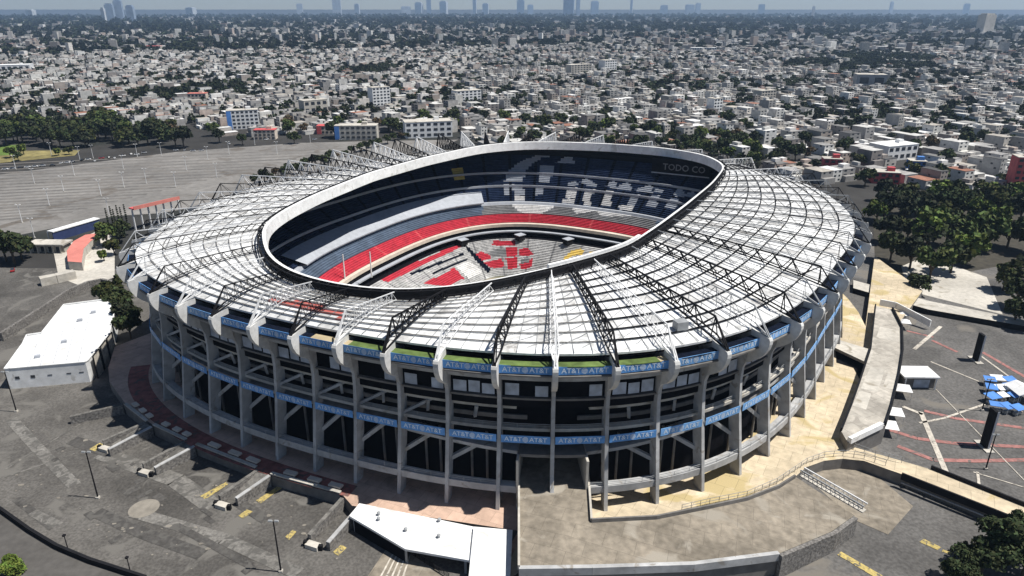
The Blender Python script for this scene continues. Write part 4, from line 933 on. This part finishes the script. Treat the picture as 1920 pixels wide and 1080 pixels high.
def make_tree(col, n, size, seed, wide=1.0, nl=9, th=.5):
    rg = np.random.default_rng(seed); lo = [(x, y, z+th-.1, r) for x, y, z, r in lobeset(nl, rg, wide)]
    root = empty('tree', (0, 0, -999)); trunk_mesh(rg, lo, th).build('trunk', M['bark'], root)
    Q, C = leaves(n, lo, size, col, rg); qmesh('crown', Q, C, M['leaf'], root); return root
DG, MG, LGN, BR = (.042, .058, .023), (.06, .088, .027), (.105, .15, .035), (.10, .08, .045)
KIND = {'dark': [make_tree(DG, 1100, .11, 1), make_tree(DG, 1000, .115, 2, 1.1, 11), make_tree((.028, .038, .02), 1000, .12, 3, .9, 8)],
        'mid': [make_tree(MG, 1000, .11, 4), make_tree((.05, .06, .02), 900, .12, 5, 1.05, 10)],
        'light': [make_tree(LGN, 1000, .11, 6), make_tree((.065, .095, .022), 900, .12, 7)],
        'brown': [make_tree(BR, 700, .1, 8)]}
KIND['near'] = [make_tree((.03, .042, .018), 4200, .055, 31, 1.05, 13), make_tree((.034, .048, .02), 4200, .055, 32, .95, 12)]; KIND['nearlight'] = [make_tree((.10, .15, .03), 3000, .06, 33)]
rgt = np.random.default_rng(77); used = set()
def put_tree(x, y, size, kind, label, group=None, h=1.0):
    L = KIND[kind]; p = L[rgt.integers(len(L))]
    if p.name in used: o = copy_tree(p)
    else: o = p; used.add(p.name)
    o.location = (x, y, GZ); o.rotation_euler = (0, 0, rgt.uniform(0, 6.28)); o.scale = (size, size, size*h); tag(o, label, 'tree', group); return o
ADJ = {'near': 'dark green', 'nearlight': 'bright green', 'dark': 'dark green', 'mid': 'mid green', 'light': 'light green', 'brown': 'sparse brownish'}
def grove(lst, where, group, jitter=0):
    lst = sorted(lst, key=lambda q: (round(q[1]/25), q[0]))
    for i, (x, y, s, k) in enumerate(lst):
        p = G(x, y, GZ); put_tree(p.x, p.y, s, k, '%s tree, %s in the %s' % (ADJ[k], ordw(i+1), where), group, rgt.uniform(.85, 1.15))
# big trees at the right (ground points under the crowns)
RT = [(1640+i*26+rgt.uniform(-8, 8), 398+34*j+rgt.uniform(-9, 9)+(i-5)*2*j*.5, rgt.uniform(6, 10), rgt.choice(['dark', 'dark', 'mid', 'mid', 'light'])) for j in range(3) for i in range(12) if rgt.random() < .6]+[(1655, 415, 8, 'dark'), (1690, 405, 8, 'dark'), (1725, 418, 8.5, 'dark'), (1765, 425, 8, 'mid'), (1800, 415, 8, 'dark'), (1835, 425, 8, 'light'), (1870, 415, 8, 'mid'), (1910, 420, 9, 'dark'),
      (1660, 455, 8, 'dark'), (1700, 452, 7.5, 'mid'), (1735, 470, 9, 'dark'), (1772, 462, 8, 'dark'), (1812, 492, 9.5, 'light'), (1850, 470, 9, 'mid'), (1888, 465, 9, 'dark'), (1925, 475, 9, 'dark'),
      (1668, 492, 7.5, 'dark'), (1705, 505, 8, 'dark'), (1742, 525, 8.5, 'mid'), (1782, 512, 7.5, 'dark'), (1655, 378, 7, 'dark'), (1700, 375, 7, 'mid'), (1750, 380, 8, 'light'), (1795, 382, 7, 'dark'), (1840, 385, 8, 'light'), (1890, 380, 7, 'dark'),
      (1880, 545, 7, 'mid'), (1905, 580, 6.5, 'dark'), (1930, 530, 8, 'dark'), (1900, 610, 5, 'dark'), (1935, 620, 6, 'mid'), (1720, 550, 5, 'dark')]
grove(RT, 'wooded strip right of the stadium, reading far rows first', 'trees right of the stadium')
grove([(1838, 1078, 6.0, 'near'), (1875, 1058, 6.0, 'near'), (1915, 1085, 6.5, 'near'), (1795, 1102, 4.5, 'near'), (1905, 1040, 5, 'near')], 'clump at the bottom right corner', 'trees in the bottom right corner')
LT = []
for i in range(30):
    LT.append((4+i*11+rgt.uniform(-5, 5), 268+rgt.uniform(-9, 9)-max(0, i-22)*1.2, rgt.uniform(8, 11), rgt.choice(['dark', 'dark', 'mid', 'dark'])))
for i in range(14): LT.append((2+i*17+rgt.uniform(-4, 4), 252+rgt.uniform(-6, 6), rgt.uniform(8, 11), rgt.choice(['dark', 'dark', 'mid'])))
LT += [(20, 296, 5, 'light'), (45, 290, 5, 'light'), (35, 302, 4, 'dark'), (110, 292, 4, 'light'), (130, 290, 4, 'mid'), (330, 275, 10, 'dark'), (345, 278, 10, 'dark'), (322, 262, 8, 'brown'), (412, 268, 7, 'dark'), (400, 255, 7, 'mid'), (455, 272, 5, 'dark'), (552, 270, 6, 'dark'), (540, 252, 6, 'mid'), (628, 258, 9, 'dark'), (570, 250, 6, 'brown')]
grove(LT, 'tree belt edging the far car park, far rows first', 'trees along the far car park')
grove([(28, 495, 9, 'dark'), (12, 490, 8, 'dark'), (42, 488, 7, 'dark')], 'dark clump at the left edge by the gatehouse', 'trees by the gatehouse')
grove([(203, 462, 6, 'mid'), (215, 478, 4.5, 'mid'), (196, 490, 3, 'light'), (225, 455, 5, 'dark'), (232, 445, 5, 'dark')], 'clump beside the coral ramp, left of the stadium', 'trees beside the coral ramp')
grove([(215, 580, 6, 'mid'), (232, 590, 6.5, 'dark'), (240, 612, 6, 'dark'), (200, 568, 4.5, 'mid'), (246, 635, 5, 'dark')], 'clump between the white building and stadium', 'trees between white building and stadium')
BT = [(478+i*13+rgt.uniform(-5, 5), 347-i*4.1+rgt.uniform(-3, 4), rgt.uniform(3.2, 5), rgt.choice(['dark', 'dark', 'dark', 'brown'])) for i in range(26)]
grove(BT, 'row seen through the rear left roof trusses', 'trees behind the rear left trusses')
o = put_tree(*gp(30, 1072, GZ), 3.4, 'nearlight', 'bright green round shrub at the bottom left corner', None, .8); o['category'] = 'shrub'; o.location.z = GZ-1.2
# slim cypresses
rg = np.random.default_rng(5); lob = [(0, 0, z, .16-.012*abs(z-1.5)*3) for z in np.linspace(.2, 3.2, 9)]
cyp = empty('cypress'); b = MB(); b.tube((0, 0, 0), (0, 0, 1), .05, .03, 6); b.build('trunk', M['bark'], cyp); Q, C = leaves(420, lob, .09, (.022, .032, .015), rg); qmesh('crown', Q, C, M['leaf'], cyp)
for i, (x, y) in enumerate(((204, 424), (212, 420), (218, 426), (224, 418), (231, 422), (238, 416))):
    o = cyp if i == 0 else copy_tree(cyp); p = G(x, y, GZ); o.location = p; o.scale = (3.2,)*3; tag(o, 'slim dark cypress, %s from left in the row by the shelters' % ordw(i+1), 'cypress', 'cypresses by the shelters')
sheet('dry_grass', [gp(*q, GZ) for q in ((-200, 320), (0, 306), (140, 292), (150, 282), (-200, 285))], GZ+.2, M['grass'])
sheet('lawn', [gp(*q, GZ) for q in ((-100, 300), (30, 290), (32, 272), (-100, 275))], GZ+.24, M['lawn'])
sheet('shaded_soil', [gp(*q, GZ) for q in ((1635, 370), (1960, 360), (1960, 560), (1870, 500), (1760, 520), (1720, 545), (1640, 480))], GZ+.07, M['soil'])  # soil sheet coloured dark for the shade under the trees
sheet('shaded_yard', [gp(*q, GZ) for q in ((1735, 480), (1850, 520), (1880, 590), (1700, 545), (1690, 500))], GZ+.1, M['concl'])
# parked cars
def car(mi):
    r = empty('parked_car'); b = MB()
    b.hexa([(-2.1, -.85, .35), (2.1, -.85, .35), (2.1, .85, .35), (-2.1, .85, .35)], [(-2.05, -.82, .9), (2.0, -.8, .85), (2.0, .8, .85), (-2.05, .82, .9)]); b.build('body', M['car'][mi], r)
    b = MB(); b.hexa([(-1.6, -.76, .9), (1.0, -.76, .88), (1.0, .76, .88), (-1.6, .76, .9)], [(-1.2, -.62, 1.42), (.4, -.62, 1.42), (.4, .62, 1.42), (-1.2, .62, 1.42)]); b.build('cabin', M['wdark'], r)
    for x in (-1.3, 1.3):
        for y in (-.8, .8): b = MB(); b.tube((x, y-.1, .33), (x, y+.1, .33), .33, .33, 10); b.build('wheel', M['black'], r)
    return r
cars = [car(i) for i in range(5)]; CN = ['white', 'silver', 'black', 'red', 'blue']; first = [True]*5
CP = [(100+i*13+rgt.uniform(-3, 3), 312-i*1.6-rgt.uniform(0, 5)) for i in range(14)]+[(10+i*14, 318-i*1.3) for i in range(6)]+[(330+i*16, 284+rgt.uniform(-2, 1)) for i in range(4)]+[(24, 508), (430, 270), (500, 262), (590, 262), (640, 262)]
CP.sort(key=lambda q: q[0]); cc = [0]*5
for x, y in CP:
    mi = 3 if (x, y) == (24, 508) else int(rgt.choice(5, p=[.35, .25, .2, .1, .1])); cc[mi] += 1
    o = cars[mi] if first[mi] else copy_tree(cars[mi]); first[mi] = False; o.location = G(x, y, GZ+.2); o.rotation_euler = (0, 0, R(25)+rgt.uniform(-.3, .3)+(math.pi/2 if rgt.random() < .4 else 0))
    tag(o, ('%s car, %s of the %s ones from the left along the far car park' % (CN[mi], ordw(cc[mi]), CN[mi])) if y < 400 else 'red car parked under the dark trees by the gatehouse', 'car', 'cars parked along the far car park')
for i in range(5):
    if first[i]:
        for ch in list(cars[i].children): bpy.data.objects.remove(ch)
        bpy.data.objects.remove(cars[i])
# ------------------------------------------------------------------ the city
SPEC = []
def building(x, y, wd, dp, h, wall, label, rz=0, roofm=None, name='apartment_building', rows=4, cols=6, side=None):
    p = G(x, y, GZ); r = empty(name, p, rz); tag(r, label, 'building'); SPEC.append((p.x, p.y, max(wd, dp)*.62))
    b = MB(); b.box(0, dp/2, 0, h, wd/2, dp/2); b.build('wall', wall, r)
    b = MB(); b.box(0, dp/2, h, h+.5, wd/2+.25, dp/2+.25); b.build('roof', roofm or M['concl'], r)
    b = MB(); b.box(wd*.2, dp*.55, h+.5, h+3.2, 2.4, 2.2); b.build('stair_hut', wall, r)
    for i in range(rows):
        for j in range(cols):
            xx = -wd/2+wd*(j+.5)/cols; zz = h*(i+.32)/rows; b = MB(); b.box(xx, -.04, zz, zz+h/rows*.48, wd/cols*.3, .09); b.build('window', M['wdark'], r)
            if j < 2 and dp > 6: pass
    if side is not None: b = MB(); b.box(-wd/2-.12, dp/2, .3, h-.3, .1, dp/2-.2); b.build('side_panel', side, r); b = MB(); b.box(-wd/2+2.2, -.12, .3, h-.3, 2.2, .1); b.build('side_panel', side, r)
    return r
building(458, 242, 31, 13, 19, M['white'], 'white five-storey apartment block with a bright blue end strip by the far car park', R(20), rows=5, cols=7, side=M['bluec'])
building(594, 212, 30, 16, 15, M['concl'], 'wide pale grey block with blank walls behind the car park edge', R(40), rows=2, cols=4)
building(717, 204, 24, 14, 26, M['white'], 'plain bright white apartment tower, tallest of the near city blocks', R(38), rows=7, cols=5)
building(1345, 214, 14, 12, 18, M['white'], 'slim white apartment tower among dark trees behind the stadium', R(32), rows=5, cols=3)
building(668, 262, 40, 14, 13, M['concl'], 'long pale blue and white building at the far end of the car park', R(4), rows=3, cols=8, side=M['bluec'])
building(805, 258, 46, 20, 15, M['white'], 'white office block with wide dark glazing behind the rear roof trusses', R(16), rows=3, cols=7)
building(497, 262, 20, 10, 9, M['cream'], 'low cream building with red bands near the car park edge', R(6), M['redd'], rows=3, cols=5)
building(610, 252, 16, 12, 8, M['cream'], 'low cream house with red walls panel beside dark trees', R(6), M['redd'], rows=2, cols=4, side=M['redd'])
building(1660, 345, 18, 12, 8, M['redp'], 'pinkish red low building at the edge of the right hand trees', R(-12), M['concl'], rows=2, cols=4)
building(1912, 362, 12, 12, 24, M['redd'], 'tall red building cut by the right edge of the view', R(-12), M['concl'], rows=6, cols=3)
building(1690, 300, 34, 20, 12, M['white'], 'large white arched-roof hall among houses on the right', R(24), M['white'], rows=2, cols=5)
building(1320, 98, 70, 25, 12, M['white'], 'very long low white hall far out in the city right of centre', 0, M['white'], rows=2, cols=10)
building(880, 195, 36, 16, 17, M['white'], 'white stepped apartment block in the middle of the city', R(32), rows=5, cols=6)
building(1090, 140, 46, 20, 18, M['concl'], 'pale apartment slab with dark gaps in the middle distance', R(30), rows=5, cols=7)
building(1145, 135, 30, 20, 22, M['white'], 'white apartment slab standing right of the pale slab in middle distance', R(34), rows=5, cols=5)
building(1632, 165, 44, 26, 20, M['grey'], 'broad bluish grey windowless block in the right hand city', R(-10), rows=1, cols=2)
building(1440, 190, 26, 16, 14, M['concl'], 'cream apartment block right of the slim white tower', R(28), rows=4, cols=5)
building(25, 135, 60, 30, 13, M['white'], 'big white warehouse at the left edge of the city', R(20), M['white'], rows=1, cols=6)
building(288, 96, 42, 20, 14, M['concl'], 'hall with a bright red roof in the left hand city', R(8), M['redd'], rows=1, cols=6)
building(370, 190, 24, 12, 10, M['cream'], 'low house with a rusty red roof among trees on the left', R(8), M['coral'], rows=2, cols=5)
building(1560, 318, 14, 10, 8, M['redp'], 'small red walled house behind the right roof trusses', R(-10), M['concl'], rows=2, cols=3)
building(1720, 320, 12, 10, 7, M['bluec'], 'small blue walled house among the houses on the right', R(-10), M['concl'], rows=2, cols=3)
BX = [-1200, 0, 330, 420, 700, 860, 1000, 1400, 1640, 1920, 2600]; BY = [222, 226, 238, 256, 250, 256, 300, 330, 352, 372, 380]
WALLC = np.array([(.66, .65, .62), (.56, .55, .52), (.42, .41, .39), (.50, .47, .43), (.30, .29, .28), (.33, .29, .26), (.59, .56, .52), (.44, .365, .32), (.22, .2, .19), (.62, .6, .58)])
WALLN = ['white', 'pale', 'grey', 'beige', 'dark grey', 'brown', 'cream', 'pinkish', 'charcoal', 'whitewashed']
ROOFC = np.array([(.30, .29, .28), (.50, .49, .47), (.17, .165, .16), (.37, .34, .30), (.27, .13, .09), (.09, .088, .088), (.66, .65, .64)])
ROOFN = ['grey', 'pale', 'dark', 'tan', 'reddish', 'black', 'white']
_d = G(230, 215)-G(5, 130); ANG1 = math.atan2(_d.y, _d.x)
rh = np.random.default_rng(21); HS = []; TS = []
def zone(ang, test, amax, bmax, smax):
    ca, sa = math.cos(ang), math.sin(ang); bb = -bmax
    while bb < bmax:
        for side in (0, 1):
            a = -amax
            while a < amax:
                wd = rh.uniform(6, 14); am = (a+wd/2) % 130
                if am < 9: a += 9; continue
                dp = rh.uniform(11, 17); cb = bb+4.5+dp/2 if side == 0 else bb+43-4.5-dp/2
                x, y = ca*(a+wd/2)-sa*cb, sa*(a+wd/2)+ca*cb
                if y > 150 and test(x, y) and (x-CX)**2+(y-CY)**2 < smax**2:
                    HS.append((x, y, wd, dp, ang))
                a += wd+(0 if rh.random() < .72 else rh.uniform(1, 9))
        bb += 43
zone(ANG1, lambda x, y: x < -40-.05*y, 2500, 2500, 2300)
zone(R(26), lambda x, y: x >= -40-.05*y, 2500, 2500, 2300)
H = np.array(HS); q = PJ(np.stack([H[:, 0], H[:, 1], np.full(len(H), GZ)], 1))
ok = (q[:, 0] > -900) & (q[:, 0] < 2800) & (q[:, 1] < np.interp(q[:, 0], BX, BY))
for sx, sy, sr in SPEC: ok &= (H[:, 0]-sx)**2+(H[:, 1]-sy)**2 > (sr+7)**2
H = H[ok]; q = q[ok]
# tree groves in the city take the place of some houses
gn = np.zeros(len(H)); 
for (fx, fy, ph) in ((.011, .007, 0), (.0047, .013, 1.7), (.021, .016, 4.1)): gn += np.sin(H[:, 0]*fx+ph)*np.sin(H[:, 1]*fy+ph*2)
istree = (rh.random(len(H)) < np.clip(.30+.16*(gn-.25), .16, .7))
for (tx, ty, rad_) in ((1640, 110, 150), (1600, 125, 160), (330, 180, 70), (420, 165, 60), (60, 75, 250), (1560, 95, 200), (700, 135, 90), (1480, 160, 60), (1780, 230, 40), (1260, 165, 60)):
    p = G(tx, ty, GZ); istree |= ((H[:, 0]-p.x)**2+(H[:, 1]-p.y)**2 < rad_**2) & (rh.random(len(H)) < .85)
SIL = [(205, 480), (250, 395), (500, 335), (700, 310), (850, 275), (950, 272), (1150, 275), (1330, 292), (1480, 325), (1600, 355), (1640, 420), (1640, 900), (205, 900)]
hid = inpoly(q+np.array([0, -8]), SIL); vis = ~hid & (q[:, 0] > -5) & (q[:, 0] < 1925)
D = np.hypot(H[:, 0]-CX, H[:, 1]-CY); order = np.argsort(D+np.where(vis, 0, 1e6))
hsel = [i for i in order if not istree[i]][:300]; hset = set(hsel); tsel = [i for i in order if istree[i] and vis[i]][:110]; tset = set(tsel)
BOX = []; WQ = []; WC = []
def house_parts(i):
    x, y, wd, dp, an = H[i]; r = np.random.default_rng(1000+i); far = D[i] > 1300
    h = float(r.choice([3.2, 5.8, 6.2, 8.6, 9.2, 11.5, 14.5], p=[.2, .2, .17, .17, .12, .09, .05])); wc = int(r.choice(10, p=[.14, .11, .16, .13, .14, .11, .07, .05, .06, .03])); rc = int(r.choice(7, p=[.23, .16, .2, .14, .05, .13, .09]))
    P = [(0, 0, wd/2, dp/2, 0, h, wc, rc)]
    feat = r.random()
    if feat < .45: P.append((r.uniform(-.25, .25)*wd, r.uniform(-.2, .25)*dp, wd*r.uniform(.16, .3), dp*r.uniform(.12, .25), h, h+2.6, int(r.choice(10)), rc))
    if r.random() < .35: P.append((r.uniform(-.35, .35)*wd, r.uniform(-.35, .35)*dp, .7, .7, h, h+1.7, 8 if r.random() < .6 else 0, 5))
    low = None
    if r.random() < .4: P.append((0, -dp/2-1.6, wd/2*.9, 1.6, 0, h*.5, wc, int(r.choice(7))))
    return P, h, wc, rc, feat
def walls_windows(b, P, h, r, mw):
    "dark window openings on the street fronts of the main volume"
    _, _, hx, hy, z0, z1, _, _ = P[0]; n = max(1, int(round(h/3)))
    for f in range(n):
        for s in (-1, 1):
            for c in (-.5, .45):
                if r.random() < .8:
                    zz = f*3+1; ww = hx*r.uniform(.16, .26); b.quad((c*hx-ww, s*(hy+.04), zz), (c*hx+ww, s*(hy+.04), zz), (c*hx+ww, s*(hy+.04), zz+1.3), (c*hx-ww, s*(hy+.04), zz+1.3), mw)
            if r.random() < .45: zz = f*3+1; c = r.uniform(-.5, .5)*hy; b.quad((s*(hx+.04), c-.9, zz), (s*(hx+.04), c+.9, zz), (s*(hx+.04), c+.9, zz+1.3), (s*(hx+.04), c-.9, zz+1.3), mw)
HM = [mat('house_wall_'+n.replace(' ', '_'), tuple(c), .9, .15, .5, .15, .08) for n, c in zip(WALLN, WALLC)]; RM = [mat('house_roof_'+n, tuple(c), .92, .2, .4, .2, .1) for n, c in zip(ROOFN, ROOFC)]
FLN = {1: 'one-storey', 2: 'two-storey', 3: 'three-storey', 4: 'four-storey', 5: 'five-storey'}
bands = sorted(hsel, key=lambda i: -q[i, 1]); per = 15
for bi in range(0, 300, per):
    row = sorted(bands[bi:bi+per], key=lambda i: q[i, 0])
    for j, i in enumerate(row):
        x, y, wd, dp, an = H[i]; P, h, wc, rc, feat = house_parts(i); r = np.random.default_rng(i)
        b = MB(); _, _, hx, hy, z0, z1, _, _ = P[0]
        for pp in P:
            if pp is P[0] or pp[4] == 0: b.box(pp[0], pp[1], pp[4], pp[5]-.02, pp[2], pp[3])
        walls_windows(b, P, h, r, 1)
        o = b.build('house', [HM[wc], M['wdark']]); o.location = (x, y, GZ); o.rotation_euler = (0, 0, an); hut = ''
        b = MB(); b.box(0, 0, h-.02, h+.25, hx+.12, hy+.12); b.build('roof', RM[rc], o)
        for pp in P[1:]:
            if pp[4] > 0:
                b = MB()
                if pp[2] == .7: b.tube((pp[0], pp[1], h+.2), (pp[0], pp[1], h+1.9), .75, .65, 8); b.build('water_tank', M['black'] if pp[6] == 8 else M['white'], o); hut = hut or ' water tank'
                else: b.box(pp[0], pp[1], h+.2, pp[5], pp[2], pp[3]); b.build('stair_hut', HM[pp[6]], o); hut = ' stair hut'
        st = FLN[max(1, min(5, int(round(h/3))))]
        tag(o, '%s %s house, %s roof%s, %s from left in row %s of the nearer city' % (WALLN[wc].replace('dark grey', 'slate'), st, ROOFN[rc], ' with'+hut if hut else '', ordw(j+1), 'number '+str(bi//per+1)), 'house', 'houses of the nearer city')
        o['label'] = '%s %s house, %s roof%s, %s from left in %s nearest city row' % (WALLN[wc].replace('dark grey', 'slate'), st, ROOFN[rc], ', '+hut.strip() if hut else '', ordw(j+1), ordw(bi//per+1))
bands = sorted(tsel, key=lambda i: -q[i, 1]); per = 11
for bi in range(0, len(bands), per):
    row = sorted(bands[bi:bi+per], key=lambda i: q[i, 0])
    for j, i in enumerate(row):
        k = str(rgt.choice(['dark', 'dark', 'mid', 'dark', 'light', 'brown'], p=[.3, .3, .2, .1, .06, .04])); put_tree(H[i, 0]+rgt.uniform(-2, 2), H[i, 1]+rgt.uniform(-2, 2), rgt.uniform(5, 8), k, '%s tree between houses, %s from left in %s nearest row of city trees' % (ADJ[k], ordw(j+1), ordw(bi//per+1)), 'trees between the nearer houses')
def boxquads(x, y, an, hx, hy, z0, z1, wc, rc):
    n = len(x); ca, sa = np.cos(an), np.sin(an); K = []
    for a, c in ((-1, -1), (1, -1), (1, 1), (-1, 1)): K.append(np.stack([x+a*hx*ca-c*hy*sa, y+a*hx*sa+c*hy*ca], 1))
    Q = []; C = []
    for i in range(4):
        a, c = K[i], K[(i+1) % 4]; Q.append(np.stack([np.c_[a, z0], np.c_[c, z0], np.c_[c, z1], np.c_[a, z1]], 1)); C.append(wc)
    Q.append(np.stack([np.c_[k, z1] for k in K], 1)); C.append(rc); return np.concatenate(Q), np.concatenate(C)
X = []
for i in range(len(H)):
    if istree[i] or i in hset: continue
    x, y, wd, dp, an = H[i]; P, h, wc, rc, feat = house_parts(i); ca, sa = math.cos(an), math.sin(an); tint = RNG.uniform(.8, 1.15)
    for p in P: X.append((x+ca*p[0]-sa*p[1], y+sa*p[0]+ca*p[1], an, p[2], p[3], GZ+p[4], GZ+p[5], *(WALLC[p[6]]*tint), *(ROOFC[p[7]]*tint)))
    if D[i] < 1700:
        n = max(1, int(round(h/3)))
        for f in range(n):
            for c in (-.5, .45):
                for s in (-1, 1):
                    ww = .2*wd/2*RNG.uniform(.8, 1.3); hy = dp/2+.06; u0, u1, zz = c*wd/2-ww, c*wd/2+ww, GZ+f*3+1
                    WQ.append([(x+ca*u-sa*s*hy, y+sa*u+ca*s*hy, z) for u, z in ((u0, zz), (u1, zz), (u1, zz+1.3), (u0, zz+1.3))]); WC.append((.03, .033, .04))
X = np.array(X); Q1, C1 = boxquads(X[:, 0], X[:, 1], X[:, 2], X[:, 3], X[:, 4], X[:, 5], X[:, 6], X[:, 7:10], X[:, 10:13])
# beyond about two kilometres: coarser blocks out to the haze
N2 = 62000; u = rh.random(N2); d2 = 2200*np.exp(u*math.log(11000/2200)); th = CYAW+math.pi/2+rh.uniform(-.98, .98, N2)
x2, y2 = CX+d2*np.cos(th), CY+d2*np.sin(th); g2 = np.sin(x2*.0021)*np.sin(y2*.0017+1)+np.sin(x2*.0047+2)*np.sin(y2*.0061)
keep = rh.random(N2) > np.clip(.25+.4*g2, .1, .95); x2, y2, d2 = x2[keep], y2[keep], d2[keep]; n2 = len(x2)
s2 = rh.uniform(.55, 1.6, n2)*np.clip(d2/2800, 1, 1.7); hh = rh.choice([4., 6., 8., 11., 18., 32.], n2, p=[.25, .3, .24, .15, .05, .01])
t2 = rh.uniform(.75, 1.15, n2)[:, None]; wq, rq = WALLC[rh.choice(10, n2)]*t2*.9, ROOFC[rh.choice(7, n2, p=[.24, .24, .1, .14, .05, .05, .18])]*t2
Q2, C2 = boxquads(x2, y2, rh.uniform(-.4, .6, n2), 7*s2, 6*s2, np.full(n2, GZ), GZ+hh, wq, rq)
tag(qmesh('distant_houses', np.concatenate([Q1, Q2, np.array(WQ)]), np.concatenate([C1, C2, np.array(WC)]), M['att']), 'grey and white sprawl of small houses filling the plain behind the stadium', 'houses', None, 'stuff')
# trees farther off
TP = [(H[i, 0], H[i, 1], rh.uniform(4.5, 8), D[i]) for i in range(len(H)) if istree[i] and i not in tset]
ex = rh.random(len(H)) < .34
TP += [(H[i, 0]+rh.uniform(-9, 9), H[i, 1]+8.5, rh.uniform(2.5, 5.5), D[i]) for i in range(len(H)) if ex[i] and not istree[i]]
N3 = 19000; d3 = 2200*np.exp(rh.random(N3)*math.log(12000/2200)); th = CYAW+math.pi/2+rh.uniform(-.98, .98, N3); x3, y3 = CX+d3*np.cos(th), CY+d3*np.sin(th)
g3 = np.sin(x3*.0021)*np.sin(y3*.0017+1)+np.sin(x3*.0047+2)*np.sin(y3*.0061); k3 = rh.random(N3) < np.clip(.55+.5*g3, .25, 1)
TP += list(zip(x3[k3], y3[k3], rh.uniform(7, 14, k3.sum())*np.clip(d3[k3]/3000, 1, 2), d3[k3]))
bq = []
for sd in range(4):
    g = np.random.default_rng(50+sd); bq.append([leaves(n, lobeset(6, g), sz, (.034, .047, .02), g) for n, sz in ((110, .2), (48, .3), (22, .42))])
TQ = []; TC = []
for x, y, s, d in TP:
    Qx, Cx = bq[RNG.integers(4)][0 if d < 1000 else (1 if d < 2200 else 2)]
    TQ.append(Qx*np.array((s, s, s*.9))+np.array((x, y, GZ+s*.12))); TC.append(Cx*RNG.uniform(.45, 1.0))
tag(qmesh('distant_trees', np.concatenate(TQ), np.concatenate(TC), M['leaf']), 'dark green street trees scattered through the far city', 'trees', None, 'stuff')
# skyline towers in the haze
def tower(x, wpx, hpx, dist, label, m, base=26):
    al = (x-960)/CF; px_ = CX+dist*(al*cW-sW*1.0)/1.0; py_ = CY+dist*(cW+al*sW); wd = wpx*dist/CF; h = hpx*dist/CF
    r = empty('skyscraper', (px_, py_, GZ), rh.uniform(-.3, .3)); tag(r, label, 'skyscraper', 'towers on the hazy skyline')
    b = MB(); b.box(0, 0, 0, h*.93, wd/2, wd/2.6); b.build('shaft', m, r); b = MB(); b.box(0, 0, h*.93, h, wd*.38, wd*.3); b.build('crown', m, r)
mt1 = mat('tower_haze_blue', (.27, .34, .44), .4, .1, .02); mt2 = mat('tower_haze_pale', (.5, .53, .56), .8, .1, .02)  # tower colours lightened, part of the haze is painted in
TW = [(258, 13, 32, 6200, 'dark blue office tower, left one of the pair at upper left', mt1), (274, 13, 38, 6300, 'dark blue office tower, middle of the upper left cluster', mt1), (294, 12, 30, 6000, 'blue grey office tower, right end of the upper left cluster', mt1), (246, 6, 26, 6000, 'narrow pale tower at the left end of the upper left cluster', mt2),
      (655, 14, 26, 11000, 'grey tower on the skyline, farthest left of the central group', mt2), (690, 8, 18, 11000, 'low tower on the skyline right of the leftmost central tower', mt2), (775, 16, 14, 11000, 'short broad tower left of the middle of the skyline', mt2), (798, 12, 20, 11500, 'mid height tower just left of the slim pair on the skyline', mt2),
      (815, 8, 30, 11500, 'slim tall grey tower left of the skyline middle', mt1), (841, 12, 22, 11500, 'shorter grey tower right beside the slim tall one', mt2), (895, 6, 28, 12000, 'thin spire-like tower near the skyline middle', mt2), (914, 10, 18, 12000, 'low grey tower right of the thin middle spire', mt2),
      (975, 13, 24, 11500, 'broad grey tower left of the tallest skyline tower', mt1), (992, 9, 16, 11500, 'small dark tower between broad tower and tallest one', mt1), (1059, 18, 40, 9500, 'broadest and tallest blue grey tower on the skyline', mt1), (1075, 6, 36, 9600, 'slim tower standing against the tallest one on its right', mt1),
      (1104, 12, 22, 11500, 'mid height tower right of the tallest skyline tower', mt1), (1168, 4, 30, 12000, 'needle thin tower on the skyline right of centre', mt2), (1225, 12, 15, 12000, 'low broad tower right of the needle thin one', mt2), (1270, 14, 16, 12000, 'low hazy tower, first of the right hand skyline', mt2), (1284, 8, 18, 12500, 'low hazy tower, second of the right hand skyline', mt2), (1395, 10, 16, 12500, 'lonely hazy tower midway along the right hand skyline', mt2),
      (1486, 4, 22, 8000, 'slim white tower standing out on the right hand skyline', M['white']), (1621, 5, 20, 12500, 'thin hazy mast-like tower at far right skyline', mt2), (1752, 9, 17, 12500, 'hazy tower with flat top nearest the right edge', mt2), (120, 12, 14, 9000, 'hazy grey tower near the left edge of the skyline', mt2), (400, 14, 14, 9500, 'hazy grey tower right of the upper left cluster', mt2), (590, 10, 18, 11500, 'hazy grey tower midway between left cluster and centre', mt2), (1792, 22, 34, 3600, 'pale apartment tower rising nearer at far right', M['concl'])]
for t in TW: tower(*(t[:3]+((t[3]*1.2 if t[3] > 9000 else t[3]),)+t[4:]))
# ------------------------------------------------------------------ haze
b = MB(); b.prism([(-14000, -450), (14000, -450), (14000, 15000), (-14000, 15000)], GZ-1.2, 420)
hz = bpy.data.materials.new('haze'); hz.use_nodes = True; t = hz.node_tree; t.nodes.clear(); o_ = t.nodes.new('ShaderNodeOutputMaterial'); pv = t.nodes.new('ShaderNodeVolumePrincipled')
pv.inputs['Color'].default_value = (.50, .71, 1.0, 1); pv.inputs['Density'].default_value = 6.2e-5; pv.inputs['Anisotropy'].default_value = .2
t.links.new(pv.outputs[0], o_.inputs['Volume']); ho = b.build('haze', hz); ho['kind'] = 'stuff'

for L in KIND.values():                              # prototypes nobody stands for
    for p in L:
        if p.name not in used:
            for ch in list(p.children): bpy.data.objects.remove(ch)
            bpy.data.objects.remove(p)
